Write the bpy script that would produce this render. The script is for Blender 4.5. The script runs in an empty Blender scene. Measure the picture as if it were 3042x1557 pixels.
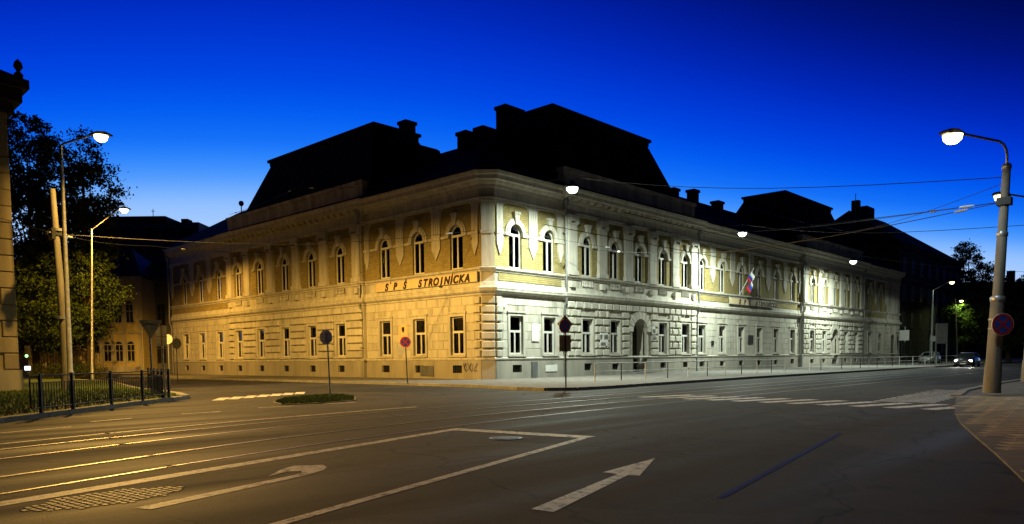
import bpy, bmesh, math, random
import numpy as np
from mathutils import Vector, Matrix
random.seed(7)
PI = math.pi
sc = bpy.context.scene
COL = sc.collection
# ---------------------------------------------------------------- camera
W, H = 3042.0, 1557.0
FPX, HOR, PITCH, ROLL, CAMH = 2210.0, 1061.7, math.radians(3.5), 0.0104, 1.45
TH = math.radians(43.04)
CX, CY = 1521.0, HOR + FPX*math.tan(PITCH)
fwd = Vector((math.cos(TH), math.sin(TH), 0)); rgt = Vector((math.sin(TH), -math.cos(TH), 0)); upv = Vector((0, 0, 1))
f3 = fwd*math.cos(PITCH) - upv*math.sin(PITCH); u3 = fwd*math.sin(PITCH) + upv*math.cos(PITCH)
camX = rgt*math.cos(ROLL) - u3*math.sin(ROLL); camY = rgt*math.sin(ROLL) + u3*math.cos(ROLL)
CAM = Vector((-31.8376, -31.6001, CAMH))
cam_d = bpy.data.cameras.new('camera'); cam = bpy.data.objects.new('camera', cam_d); COL.objects.link(cam)
m3 = Matrix((camX, camY, -f3)).transposed()
cam.matrix_world = Matrix.Translation(CAM) @ m3.to_4x4()
cam_d.sensor_fit = 'HORIZONTAL'; cam_d.sensor_width = 36.0
cam_d.lens = FPX/W*36.0
cam_d.shift_y = (CY - H/2)/W
cam_d.clip_start = 0.1; cam_d.clip_end = 3000
sc.camera = cam

def ray(x, y): return f3 + camX*((x-CX)/FPX) + camY*((CY-y)/FPX)
def G(x, y, z=0.0):                        # ground point seen at a photograph position
    r = ray(x, y); return CAM + r*((z-CAM.z)/r.z)
def Dp(x, y, dep):                         # point at a given distance in front of the camera
    r = ray(x, y); return CAM + r*(dep/(r.dot(fwd)))

# ---------------------------------------------------------------- world: dusk sky
world = bpy.data.worlds.new('World'); sc.world = world; world.use_nodes = True
nt = world.node_tree; N = nt.nodes; Lk = nt.links
for n in list(N): N.remove(n)
def node(nt_, t, **kw):
    n = nt_.nodes.new(t)
    for k, v in kw.items():
        if hasattr(n, k): setattr(n, k, v)
    return n
tc = node(nt, 'ShaderNodeTexCoord')
sep = node(nt, 'ShaderNodeSeparateXYZ'); Lk.new(tc.outputs['Generated'], sep.inputs[0])
az0 = TH + math.radians(13)                # afterglow, left of the view axis
glow = Vector((math.cos(az0), math.sin(az0), 0))
def wm(op, a, b=None, clamp=False):
    n = node(nt, 'ShaderNodeMath', operation=op); n.use_clamp = clamp
    if op == 'MULTIPLY_ADD': n.inputs[2].default_value = 1.0
    for i, q in enumerate((a, b)):
        if q is None: continue
        if isinstance(q, (int, float)): n.inputs[i].default_value = q
        else: Lk.new(q, n.inputs[i])
    return n.outputs[0]
dot = wm('ADD', wm('MULTIPLY', sep.outputs[0], glow.x), wm('MULTIPLY', sep.outputs[1], glow.y))
hl = wm('SQRT', wm('SUBTRACT', 1.0001, wm('MULTIPLY', sep.outputs[2], sep.outputs[2])))
cosaz = wm('DIVIDE', dot, wm('MAXIMUM', hl, 0.02))
elev = wm('ARCSINE', wm('MINIMUM', wm('MAXIMUM', sep.outputs[2], 0.0), 1.0))
away = wm('SUBTRACT', 1.0, cosaz)
eff = wm('ADD', wm('MULTIPLY', elev, wm('MULTIPLY_ADD', away, 2.0)), wm('MULTIPLY', wm('MULTIPLY', away, away), math.radians(13)))
fac = wm('DIVIDE', eff, math.radians(70), True)
ramp = node(nt, 'ShaderNodeValToRGB'); ramp.color_ramp.interpolation = 'B_SPLINE'
def srgb(r, g, b, k=1.0):
    f = lambda c: ((c/255.0+0.055)/1.055)**2.4 if c > 10 else c/255.0/12.92
    return (f(r)*k, f(g)*k, f(b)*k, 1)
stops = [(0, srgb(200, 222, 255)), (8, srgb(184, 212, 255)), (11, srgb(150, 196, 255)), (13, srgb(62, 152, 255)), (15.5, srgb(0, 110, 250)), (19.5, srgb(0, 66, 232)),
         (25, srgb(0, 34, 180)), (31, srgb(0, 16, 112)), (38, srgb(0, 7, 58)), (50, srgb(1, 4, 28)), (70, srgb(1, 3, 18))]
els = ramp.color_ramp.elements
els[0].position = 0; els[0].color = stops[0][1]; els[1].position = 1; els[1].color = stops[-1][1]
for d_, c_ in stops[1:-1]:
    e_ = els.new(d_/70.0); e_.color = c_
Lk.new(fac, ramp.inputs[0])
bg = node(nt, 'ShaderNodeBackground'); bg.inputs[1].default_value = 1.0
out = node(nt, 'ShaderNodeOutputWorld'); Lk.new(ramp.outputs[0], bg.inputs[0]); Lk.new(bg.outputs[0], out.inputs[0])
sc.view_settings.view_transform = 'Standard'; sc.view_settings.look = 'None'
sc.view_settings.exposure = 0.0; sc.view_settings.gamma = 1.0
sc.cycles.max_bounces = 6; sc.cycles.diffuse_bounces = 3; sc.cycles.glossy_bounces = 3; sc.cycles.transparent_max_bounces = 8
sc.cycles.sample_clamp_indirect = 4.0; sc.cycles.caustics_reflective = False; sc.cycles.caustics_refractive = False

# lamp powers (watts) and colours, one place to tune them
SODIUM = (1.0, 0.56, 0.11); SODIUM_DEEP = (1.0, 0.52, 0.08); WHITE_GREEN = (0.85, 1.0, 0.86); COOL = (0.72, 0.93, 1.0); LEAFY = (0.85, 1.0, 0.35)
P_SODIUM, P_SODIUM2, P_HANG, P_MAST, P_FAR, P_LEAF, P_HEAD = 21000, 15500, 14500, 480, 1800, 900, 220
DIST_SODIUM = (-0.5, 0.02, 0.34, -0.65, 0.35); DIST_SODIUM2 = (-0.3, 0.15, 0.36, -0.35, 0.55); DIST_HANG = (1.25, 0.0, 0.08); DIST_WIDE = (1.0, 0.05, 0.2)

# ---------------------------------------------------------------- materials
MATS = {}
def base_mat(name):
    m = bpy.data.materials.new(name); m.use_nodes = True
    b = m.node_tree.nodes['Principled BSDF']
    MATS[name] = m
    return m, m.node_tree, b
def setp(b, **kw):
    for k, v in kw.items():
        k = k.replace('_', ' ')
        if k in b.inputs: b.inputs[k].default_value = v
def mottled(name, c1, c2, scale=3.0, rough=0.8, bump=0.15, fine=40.0, streak=False, spec=0.3, metal=0.0, detail=6.0, c3=None, vary=0.03):
    m, t, b = base_mat(name)
    co = node(t, 'ShaderNodeTexCoord')
    oi = node(t, 'ShaderNodeObjectInfo'); ofs = node(t, 'ShaderNodeVectorMath', operation='MULTIPLY_ADD'); ofs.inputs[1].default_value = (37.0, 53.0, 71.0)
    t.links.new(oi.outputs['Random'], ofs.inputs[0]); t.links.new(co.outputs['Object'], ofs.inputs[2])
    mp = node(t, 'ShaderNodeMapping'); t.links.new(ofs.outputs[0], mp.inputs[0])
    n1 = node(t, 'ShaderNodeTexNoise'); n1.inputs['Scale'].default_value = scale; n1.inputs['Detail'].default_value = detail; n1.inputs['Roughness'].default_value = 0.62
    if streak: mp.inputs['Scale'].default_value = (1, 1, 0.16)
    t.links.new(mp.outputs[0], n1.inputs['Vector'])
    r = node(t, 'ShaderNodeValToRGB'); r.color_ramp.elements[0].position = 0.3; r.color_ramp.elements[1].position = 0.72
    r.color_ramp.elements[0].color = (*c1, 1); r.color_ramp.elements[1].color = (*c2, 1)
    if c3:
        e = r.color_ramp.elements.new(0.52); e.color = (*c3, 1)
    t.links.new(n1.outputs[0], r.inputs[0])
    hv = node(t, 'ShaderNodeHueSaturation'); vr = node(t, 'ShaderNodeMapRange'); vr.inputs['To Min'].default_value = 1-vary; vr.inputs['To Max'].default_value = 1+vary
    t.links.new(oi.outputs['Random'], vr.inputs[0]); t.links.new(vr.outputs[0], hv.inputs['Value']); t.links.new(r.outputs[0], hv.inputs['Color']); t.links.new(hv.outputs[0], b.inputs['Base Color'])
    n2 = node(t, 'ShaderNodeTexNoise'); n2.inputs['Scale'].default_value = fine; n2.inputs['Detail'].default_value = 5
    t.links.new(co.outputs['Object'], n2.inputs['Vector'])
    if bump:
        bp = node(t, 'ShaderNodeBump'); bp.inputs['Strength'].default_value = bump; bp.inputs['Distance'].default_value = 0.02
        t.links.new(n2.outputs[0], bp.inputs['Height']); t.links.new(bp.outputs[0], b.inputs['Normal'])
    mr = node(t, 'ShaderNodeMapRange'); mr.inputs['To Min'].default_value = max(0.03, rough-0.12); mr.inputs['To Max'].default_value = min(1, rough+0.12)
    t.links.new(n1.outputs[0], mr.inputs[0]); t.links.new(mr.outputs[0], b.inputs['Roughness'])
    setp(b, Metallic=metal); b.inputs['Specular IOR Level'].default_value = spec
    return m
def emit(name, col, s):
    m, t, b = base_mat(name)
    setp(b, Base_Color=(0.02, 0.02, 0.02, 1)); b.inputs['Emission Color'].default_value = (*col, 1); b.inputs['Emission Strength'].default_value = s
    return m
mottled('plaster', (0.22, 0.195, 0.15), (0.55, 0.52, 0.44), 1.5, 0.85, 0.25, 30, True, 0.2, c3=(0.43, 0.40, 0.33))
mottled('stone', (0.32, 0.30, 0.245), (0.52, 0.49, 0.41), 2.2, 0.85, 0.35, 26, True, 0.2, c3=(0.47, 0.44, 0.37), vary=0.10)
mottled('plinth', (0.22, 0.205, 0.17), (0.38, 0.35, 0.29), 1.1, 0.88, 0.4, 24, True, 0.2)
mottled('trim', (0.33, 0.305, 0.25), (0.58, 0.55, 0.47), 3.0, 0.8, 0.15, 40, True, 0.2)
mottled('woodwhite', (0.50, 0.48, 0.43), (0.66, 0.64, 0.58), 5.0, 0.5, 0.05, 60)
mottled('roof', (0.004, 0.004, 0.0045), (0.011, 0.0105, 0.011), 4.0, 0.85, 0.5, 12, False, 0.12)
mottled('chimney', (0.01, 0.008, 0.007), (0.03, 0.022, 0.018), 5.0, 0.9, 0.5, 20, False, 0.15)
mottled('iron', (0.012, 0.012, 0.013), (0.03, 0.03, 0.032), 8.0, 0.5, 0.1, 60, False, 0.4)
mottled('zinc', (0.16, 0.165, 0.165), (0.28, 0.285, 0.28), 5.0, 0.45, 0.05, 60, True, 0.5, 0.6)
mottled('galv', (0.28, 0.29, 0.29), (0.42, 0.43, 0.43), 6.0, 0.42, 0.05, 60, False, 0.5, 0.6)
mottled('concrete', (0.13, 0.12, 0.10), (0.25, 0.235, 0.20), 3.5, 0.85, 0.3, 40, True, 0.25)
mottled('paving', (0.09, 0.085, 0.076), (0.18, 0.17, 0.155), 2.0, 0.85, 0.4, 25, False, 0.25)
mottled('kerb', (0.15, 0.145, 0.13), (0.27, 0.26, 0.24), 6.0, 0.8, 0.4, 40, False, 0.25, vary=0.15)
mottled('slab', (0.20, 0.165, 0.115), (0.38, 0.32, 0.23), 3.0, 0.8, 0.4, 40, False, 0.3, vary=0.2)
mottled('sett', (0.12, 0.10, 0.075), (0.26, 0.22, 0.155), 8.0, 0.6, 0.4, 40, False, 0.4, vary=0.3)
mottled('railpaint', (0.42, 0.42, 0.41), (0.6, 0.6, 0.59), 8.0, 0.5, 0.05, 60)
mottled('paint', (0.34, 0.33, 0.30), (0.72, 0.71, 0.67), 9.0, 0.6, 0.3, 60, False, 0.35, c3=(0.62, 0.61, 0.57))
mottled('paint_blue_reflection', (0.012, 0.03, 0.22), (0.02, 0.045, 0.36), 9.0, 0.85, 0.3, 60, False, 0.08)  # for a lane line; its blue reflection is put into the colour
mottled('railsteel', (0.2, 0.19, 0.18), (0.42, 0.40, 0.37), 14.0, 0.45, 0.05, 60, False, 0.5, 1.0)
mottled('groove', (0.01, 0.01, 0.01), (0.02, 0.02, 0.02), 8.0, 0.8, 0.2, 60)
mottled('grass', (0.04, 0.07, 0.015), (0.12, 0.15, 0.04), 9.0, 0.9, 0.8, 60, False, 0.2)
mottled('blade', (0.07, 0.11, 0.02), (0.16, 0.20, 0.05), 4.0, 0.7, 0.0, 60, False, 0.2)
mottled('bark', (0.02, 0.015, 0.01), (0.06, 0.045, 0.03), 6.0, 0.9, 0.8, 20, False, 0.2)
mottled('signback', (0.48, 0.48, 0.46), (0.62, 0.62, 0.60), 7.0, 0.45, 0.05, 60, False, 0.4, 0.0)
mottled('signrust', (0.30, 0.17, 0.07), (0.42, 0.26, 0.12), 6.0, 0.6, 0.05, 60, False, 0.3)
mottled('red', (0.42, 0.02, 0.03), (0.55, 0.035, 0.04), 8.0, 0.4, 0.0, 60)
mottled('blue', (0.01, 0.07, 0.42), (0.015, 0.10, 0.55), 8.0, 0.4, 0.0, 60)
mottled('signwhite', (0.62, 0.60, 0.57), (0.75, 0.73, 0.70), 8.0, 0.4, 0.0, 60)
mottled('board', (0.58, 0.44, 0.24), (0.70, 0.56, 0.34), 2.5, 0.6, 0.05, 40, True)
mottled('letter', (0.022, 0.012, 0.008), (0.035, 0.02, 0.012), 8.0, 0.55, 0.0, 60)
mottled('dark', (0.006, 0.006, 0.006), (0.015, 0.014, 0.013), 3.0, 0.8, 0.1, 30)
mottled('room', (0.02, 0.018, 0.015), (0.04, 0.036, 0.03), 1.0, 0.9, 0.0, 30)
mottled('curtain', (0.42, 0.39, 0.31), (0.62, 0.58, 0.47), 12.0, 0.9, 0.2, 14)
mottled('doorwood', (0.012, 0.010, 0.008), (0.03, 0.023, 0.017), 6.0, 0.6, 0.2, 40, True)
mottled('ochre', (0.48, 0.37, 0.15), (0.64, 0.52, 0.24), 1.6, 0.85, 0.2, 30, True)
mottled('greywall', (0.10, 0.095, 0.09), (0.17, 0.16, 0.15), 1.6, 0.85, 0.2, 30, True)
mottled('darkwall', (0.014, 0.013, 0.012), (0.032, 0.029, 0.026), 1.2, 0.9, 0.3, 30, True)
mottled('modern', (0.16, 0.15, 0.15), (0.24, 0.23, 0.225), 0.8, 0.85, 0.1, 30)
mottled('slate', (0.05, 0.055, 0.07), (0.10, 0.11, 0.135), 3.0, 0.6, 0.3, 20)
mottled('sandstone', (0.22, 0.19, 0.13), (0.36, 0.31, 0.22), 1.4, 0.88, 0.35, 26, True)
mottled('rubber', (0.008, 0.008, 0.008), (0.016, 0.016, 0.016), 8.0, 0.8, 0.2, 60)
mottled('flagred', (0.45, 0.02, 0.03), (0.55, 0.03, 0.04), 6.0, 0.8, 0.0, 60)
mottled('flagblue', (0.015, 0.05, 0.30), (0.02, 0.06, 0.38), 6.0, 0.8, 0.0, 60)
mottled('flagwhite', (0.6, 0.6, 0.6), (0.72, 0.72, 0.72), 6.0, 0.8, 0.0, 60)
mottled('scribble', (0.03, 0.03, 0.05), (0.06, 0.05, 0.08), 8.0, 0.7, 0.0, 60)
mottled('ceramic', (0.4, 0.39, 0.36), (0.6, 0.58, 0.55), 8.0, 0.25, 0.0, 60)
def carpaint(name, c):
    m, t, b = base_mat(name)
    setp(b, Base_Color=(*c, 1), Roughness=0.3, Metallic=0.4); b.inputs['Coat Weight'].default_value = 0.8; b.inputs['Coat Roughness'].default_value = 0.06
    n = node(t, 'ShaderNodeTexNoise'); n.inputs['Scale'].default_value = 6
    mr = node(t, 'ShaderNodeMapRange'); mr.inputs['To Min'].default_value = 0.22; mr.inputs['To Max'].default_value = 0.42
    t.links.new(n.outputs[0], mr.inputs[0]); t.links.new(mr.outputs[0], b.inputs['Roughness'])
carpaint('car_silver', (0.42, 0.42, 0.38)); carpaint('car_dark', (0.03, 0.035, 0.05)); carpaint('car_black', (0.012, 0.012, 0.014)); carpaint('car_red', (0.16, 0.015, 0.015))
def glass(name, tint, mixf):
    m, t, b = base_mat(name)
    t.nodes.remove(b)
    tr = node(t, 'ShaderNodeBsdfTransparent'); tr.inputs[0].default_value = (*tint, 1)
    gl = node(t, 'ShaderNodeBsdfGlossy'); gl.inputs['Roughness'].default_value = 0.04
    gl.inputs[0].default_value = (0.9, 0.92, 0.95, 1)
    fr = node(t, 'ShaderNodeFresnel'); fr.inputs[0].default_value = 1.5
    n = node(t, 'ShaderNodeTexNoise'); n.inputs['Scale'].default_value = 1.4
    bp = node(t, 'ShaderNodeBump'); bp.inputs['Strength'].default_value = 0.12; bp.inputs['Distance'].default_value = 0.03
    co = node(t, 'ShaderNodeTexCoord'); t.links.new(co.outputs['Object'], n.inputs['Vector'])
    t.links.new(n.outputs[0], bp.inputs['Height']); t.links.new(bp.outputs[0], gl.inputs['Normal']); t.links.new(bp.outputs[0], fr.inputs['Normal'])
    ad = node(t, 'ShaderNodeMath', operation='ADD'); ad.inputs[1].default_value = mixf; ad.use_clamp = True
    t.links.new(fr.outputs[0], ad.inputs[0])
    mx = node(t, 'ShaderNodeMixShader'); t.links.new(ad.outputs[0], mx.inputs[0]); t.links.new(tr.outputs[0], mx.inputs[1]); t.links.new(gl.outputs[0], mx.inputs[2])
    t.links.new(mx.outputs[0], t.nodes['Material Output'].inputs[0])
glass('glass', (0.6, 0.6, 0.55), 0.0)
m, t, b = base_mat('carglass'); setp(b, Base_Color=(0.01, 0.012, 0.014, 1), Roughness=0.06)
def worn_paint(name, c, thresh):
    m = MATS[name]; t = m.node_tree; b = t.nodes['Principled BSDF']; src = b.inputs['Base Color'].links[0].from_socket
    co = node(t, 'ShaderNodeTexCoord'); n = node(t, 'ShaderNodeTexNoise'); n.inputs['Scale'].default_value = 5.5; n.inputs['Detail'].default_value = 12; n.inputs['Roughness'].default_value = 0.78
    t.links.new(co.outputs['Object'], n.inputs['Vector'])
    r = node(t, 'ShaderNodeValToRGB'); r.color_ramp.elements[0].position = thresh; r.color_ramp.elements[1].position = thresh+0.09; t.links.new(n.outputs[0], r.inputs[0])
    mx = node(t, 'ShaderNodeMix'); mx.data_type = 'RGBA'; t.links.new(r.outputs[0], mx.inputs[0]); mx.inputs[6].default_value = (*c, 1); t.links.new(src, mx.inputs[7]); t.links.new(mx.outputs[2], b.inputs['Base Color'])
worn_paint('paint', (0.07, 0.066, 0.06), 0.40); worn_paint('paint_blue_reflection', (0.03, 0.03, 0.05), 0.36)
mottled('darkpane', (0.008, 0.008, 0.009), (0.016, 0.016, 0.017), 2.0, 0.55, 0.0, 30, False, 0.2)
def brick_mat(name, c1, c2, cm, rot=False):
    m, t, b = base_mat(name)
    co = node(t, 'ShaderNodeTexCoord'); sp = node(t, 'ShaderNodeSeparateXYZ'); cb = node(t, 'ShaderNodeCombineXYZ')
    t.links.new(co.outputs['Object'], sp.inputs[0]); t.links.new(sp.outputs[0], cb.inputs[0]); t.links.new(sp.outputs[2], cb.inputs[1])
    br = node(t, 'ShaderNodeTexBrick'); br.inputs['Scale'].default_value = 1.0
    br.inputs['Brick Width'].default_value = 0.31; br.inputs['Row Height'].default_value = 0.125; br.inputs['Mortar Size'].default_value = 0.012
    br.inputs['Color1'].default_value = (*c1, 1); br.inputs['Color2'].default_value = (*c2, 1); br.inputs['Mortar'].default_value = (*cm, 1); br.inputs['Bias'].default_value = -0.1
    t.links.new(cb.outputs[0], br.inputs['Vector'])
    n = node(t, 'ShaderNodeTexNoise'); n.inputs['Scale'].default_value = 1.7; n.inputs['Detail'].default_value = 6; t.links.new(co.outputs['Object'], n.inputs['Vector'])
    mr = node(t, 'ShaderNodeMapRange'); mr.inputs['To Min'].default_value = 0.62; mr.inputs['To Max'].default_value = 1.25; t.links.new(n.outputs[0], mr.inputs[0])
    mx = node(t, 'ShaderNodeMix'); mx.data_type = 'RGBA'; mx.blend_type = 'MULTIPLY'; mx.inputs['Factor'].default_value = 1.0
    t.links.new(br.outputs['Color'], mx.inputs[6]); t.links.new(mr.outputs[0], mx.inputs[7]); t.links.new(mx.outputs[2], b.inputs['Base Color'])
    bp = node(t, 'ShaderNodeBump'); bp.inputs['Strength'].default_value = 0.8; bp.inputs['Distance'].default_value = 0.012; bp.invert = True
    t.links.new(br.outputs['Fac'], bp.inputs['Height']); t.links.new(bp.outputs[0], b.inputs['Normal'])
    setp(b, Roughness=0.85); b.inputs['Specular IOR Level'].default_value = 0.2
brick_mat('brick', (0.33, 0.265, 0.10), (0.26, 0.20, 0.075), (0.17, 0.145, 0.08))
# asphalt: patches, tar seams, polished wheel tracks
def asphalt():
    m, t, b = base_mat('asphalt')
    co = node(t, 'ShaderNodeTexCoord')
    n1 = node(t, 'ShaderNodeTexNoise'); n1.inputs['Scale'].default_value = 0.35; n1.inputs['Detail'].default_value = 8; n1.inputs['Roughness'].default_value = 0.65
    n2 = node(t, 'ShaderNodeTexNoise'); n2.inputs['Scale'].default_value = 38; n2.inputs['Detail'].default_value = 6
    mp = node(t, 'ShaderNodeMapping'); mp.inputs['Rotation'].default_value = (0, 0, math.radians(-9)); mp.inputs['Scale'].default_value = (0.035, 0.9, 1)
    n3 = node(t, 'ShaderNodeTexNoise'); n3.inputs['Scale'].default_value = 1.0; n3.inputs['Detail'].default_value = 5
    for n in (n1, n2): t.links.new(co.outputs['Object'], n.inputs['Vector'])
    t.links.new(co.outputs['Object'], mp.inputs[0]); t.links.new(mp.outputs[0], n3.inputs['Vector'])
    ad = node(t, 'ShaderNodeMath', operation='ADD'); t.links.new(n1.outputs[0], ad.inputs[0]); t.links.new(n3.outputs[0], ad.inputs[1])
    sc2 = node(t, 'ShaderNodeMath', operation='MULTIPLY_ADD'); sc2.inputs[1].default_value = 0.12; t.links.new(n2.outputs[0], sc2.inputs[0]); t.links.new(ad.outputs[0], sc2.inputs[2])
    r = node(t, 'ShaderNodeValToRGB'); r.color_ramp.elements[0].position = 0.75; r.color_ramp.elements[1].position = 1.35
    r.color_ramp.elements[0].color = (0.022, 0.021, 0.0205, 1); r.color_ramp.elements[1].color = (0.056, 0.053, 0.05, 1)
    dv = node(t, 'ShaderNodeMath', operation='MULTIPLY'); dv.inputs[1].default_value = 1.0
    mr0 = node(t, 'ShaderNodeMapRange'); mr0.inputs['From Min'].default_value = 0.7; mr0.inputs['From Max'].default_value = 1.4; t.links.new(sc2.outputs[0], mr0.inputs[0])
    r.color_ramp.elements[0].position = 0.0; r.color_ramp.elements[1].position = 1.0
    t.links.new(mr0.outputs[0], r.inputs[0])
    # repair patches (cells), cracks and tar seams, oil stains
    mpv = node(t, 'ShaderNodeMapping'); mpv.inputs['Rotation'].default_value = (0, 0, math.radians(-12)); mpv.inputs['Scale'].default_value = (0.11, 0.26, 1); t.links.new(co.outputs['Object'], mpv.inputs[0])
    vo = node(t, 'ShaderNodeTexVoronoi'); vo.distance = 'CHEBYCHEV'; vo.inputs['Scale'].default_value = 1.0; vo.inputs['Randomness'].default_value = 0.8; t.links.new(mpv.outputs[0], vo.inputs['Vector'])
    wn = node(t, 'ShaderNodeTexNoise'); wn.inputs['Scale'].default_value = 0.9; wn.inputs['Detail'].default_value = 7; t.links.new(co.outputs['Object'], wn.inputs['Vector'])
    wa = node(t, 'ShaderNodeVectorMath', operation='MULTIPLY_ADD'); wa.inputs[1].default_value = (1.1, 1.1, 0); t.links.new(wn.outputs['Color'], wa.inputs[0]); t.links.new(co.outputs['Object'], wa.inputs[2])
    ve = node(t, 'ShaderNodeTexVoronoi'); ve.feature = 'DISTANCE_TO_EDGE'; ve.inputs['Scale'].default_value = 0.3; t.links.new(wa.outputs[0], ve.inputs['Vector'])
    ck = node(t, 'ShaderNodeMapRange'); ck.inputs['From Min'].default_value = 0.003; ck.inputs['From Max'].default_value = 0.012; ck.inputs['To Min'].default_value = 0.3; ck.inputs['To Max'].default_value = 1.0; t.links.new(ve.outputs['Distance'], ck.inputs[0])
    sx = node(t, 'ShaderNodeSeparateColor'); t.links.new(vo.outputs['Color'], sx.inputs[0])
    pc = node(t, 'ShaderNodeMapRange'); pc.inputs['To Min'].default_value = 0.62; pc.inputs['To Max'].default_value = 1.4; t.links.new(sx.outputs[0], pc.inputs[0])
    sn = node(t, 'ShaderNodeTexNoise'); sn.inputs['Scale'].default_value = 1.6; sn.inputs['Detail'].default_value = 4; t.links.new(co.outputs['Object'], sn.inputs['Vector'])
    st_ = node(t, 'ShaderNodeMapRange'); st_.inputs['From Min'].default_value = 0.30; st_.inputs['From Max'].default_value = 0.42; st_.inputs['To Min'].default_value = 0.6; st_.inputs['To Max'].default_value = 1.0; t.links.new(sn.outputs[0], st_.inputs[0])
    k1 = node(t, 'ShaderNodeMath', operation='MULTIPLY'); t.links.new(ck.outputs[0], k1.inputs[0]); t.links.new(pc.outputs[0], k1.inputs[1])
    k2 = node(t, 'ShaderNodeMath', operation='MULTIPLY'); t.links.new(k1.outputs[0], k2.inputs[0]); t.links.new(st_.outputs[0], k2.inputs[1])
    hv = node(t, 'ShaderNodeHueSaturation'); t.links.new(k2.outputs[0], hv.inputs['Value']); t.links.new(r.outputs[0], hv.inputs['Color']); t.links.new(hv.outputs[0], b.inputs['Base Color'])
    mr = node(t, 'ShaderNodeMapRange'); mr.inputs['From Min'].default_value = 0.3; mr.inputs['From Max'].default_value = 0.7; mr.inputs['To Min'].default_value = 0.66; mr.inputs['To Max'].default_value = 0.92
    t.links.new(n3.outputs[0], mr.inputs[0]); t.links.new(mr.outputs[0], b.inputs['Roughness'])
    bp = node(t, 'ShaderNodeBump'); bp.inputs['Strength'].default_value = 0.5; bp.inputs['Distance'].default_value = 0.012
    t.links.new(n2.outputs[0], bp.inputs['Height']); t.links.new(bp.outputs[0], b.inputs['Normal'])
    b.inputs['Specular IOR Level'].default_value = 0.18
asphalt()
def leaf_mat(name, c1, c2):
    m, t, b = base_mat(name)
    oi = node(t, 'ShaderNodeNewGeometry')
    r = node(t, 'ShaderNodeValToRGB'); r.color_ramp.elements[0].color = (*c1, 1); r.color_ramp.elements[1].color = (*c2, 1)
    t.links.new(oi.outputs['Random Per Island'], r.inputs[0]); t.links.new(r.outputs[0], b.inputs['Base Color'])
    setp(b, Roughness=0.7); b.inputs['Specular IOR Level'].default_value = 0.1
    tl = node(t, 'ShaderNodeBsdfTranslucent'); t.links.new(r.outputs[0], tl.inputs[0])
    mx = node(t, 'ShaderNodeMixShader'); mx.inputs[0].default_value = 0.15
    t.links.new(b.outputs[0], mx.inputs[1]); t.links.new(tl.outputs[0], mx.inputs[2]); t.links.new(mx.outputs[0], t.nodes['Material Output'].inputs[0])
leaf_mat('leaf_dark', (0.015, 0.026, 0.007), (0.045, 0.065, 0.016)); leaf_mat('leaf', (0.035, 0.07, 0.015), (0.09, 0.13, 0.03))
emit('lens_sodium', (1.0, 0.74, 0.36), 9); emit('lens_white', (0.93, 1.0, 0.88), 7); emit('lens_cool', (0.82, 0.96, 1.0), 7); emit('lens_leaf', (0.95, 1.0, 0.6), 8)
emit('lens_head', (1.0, 0.98, 0.92), 14); emit('lens_tail', (1.0, 0.05, 0.03), 3); emit('lens_green', (0.3, 1.0, 0.25), 4); emit('lens_signal', (0.8, 0.95, 1.0), 4)
emit('window_lit', (1.0, 0.72, 0.18), 2.2)
emit('lens_off', (0, 0, 0), 0)

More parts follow.
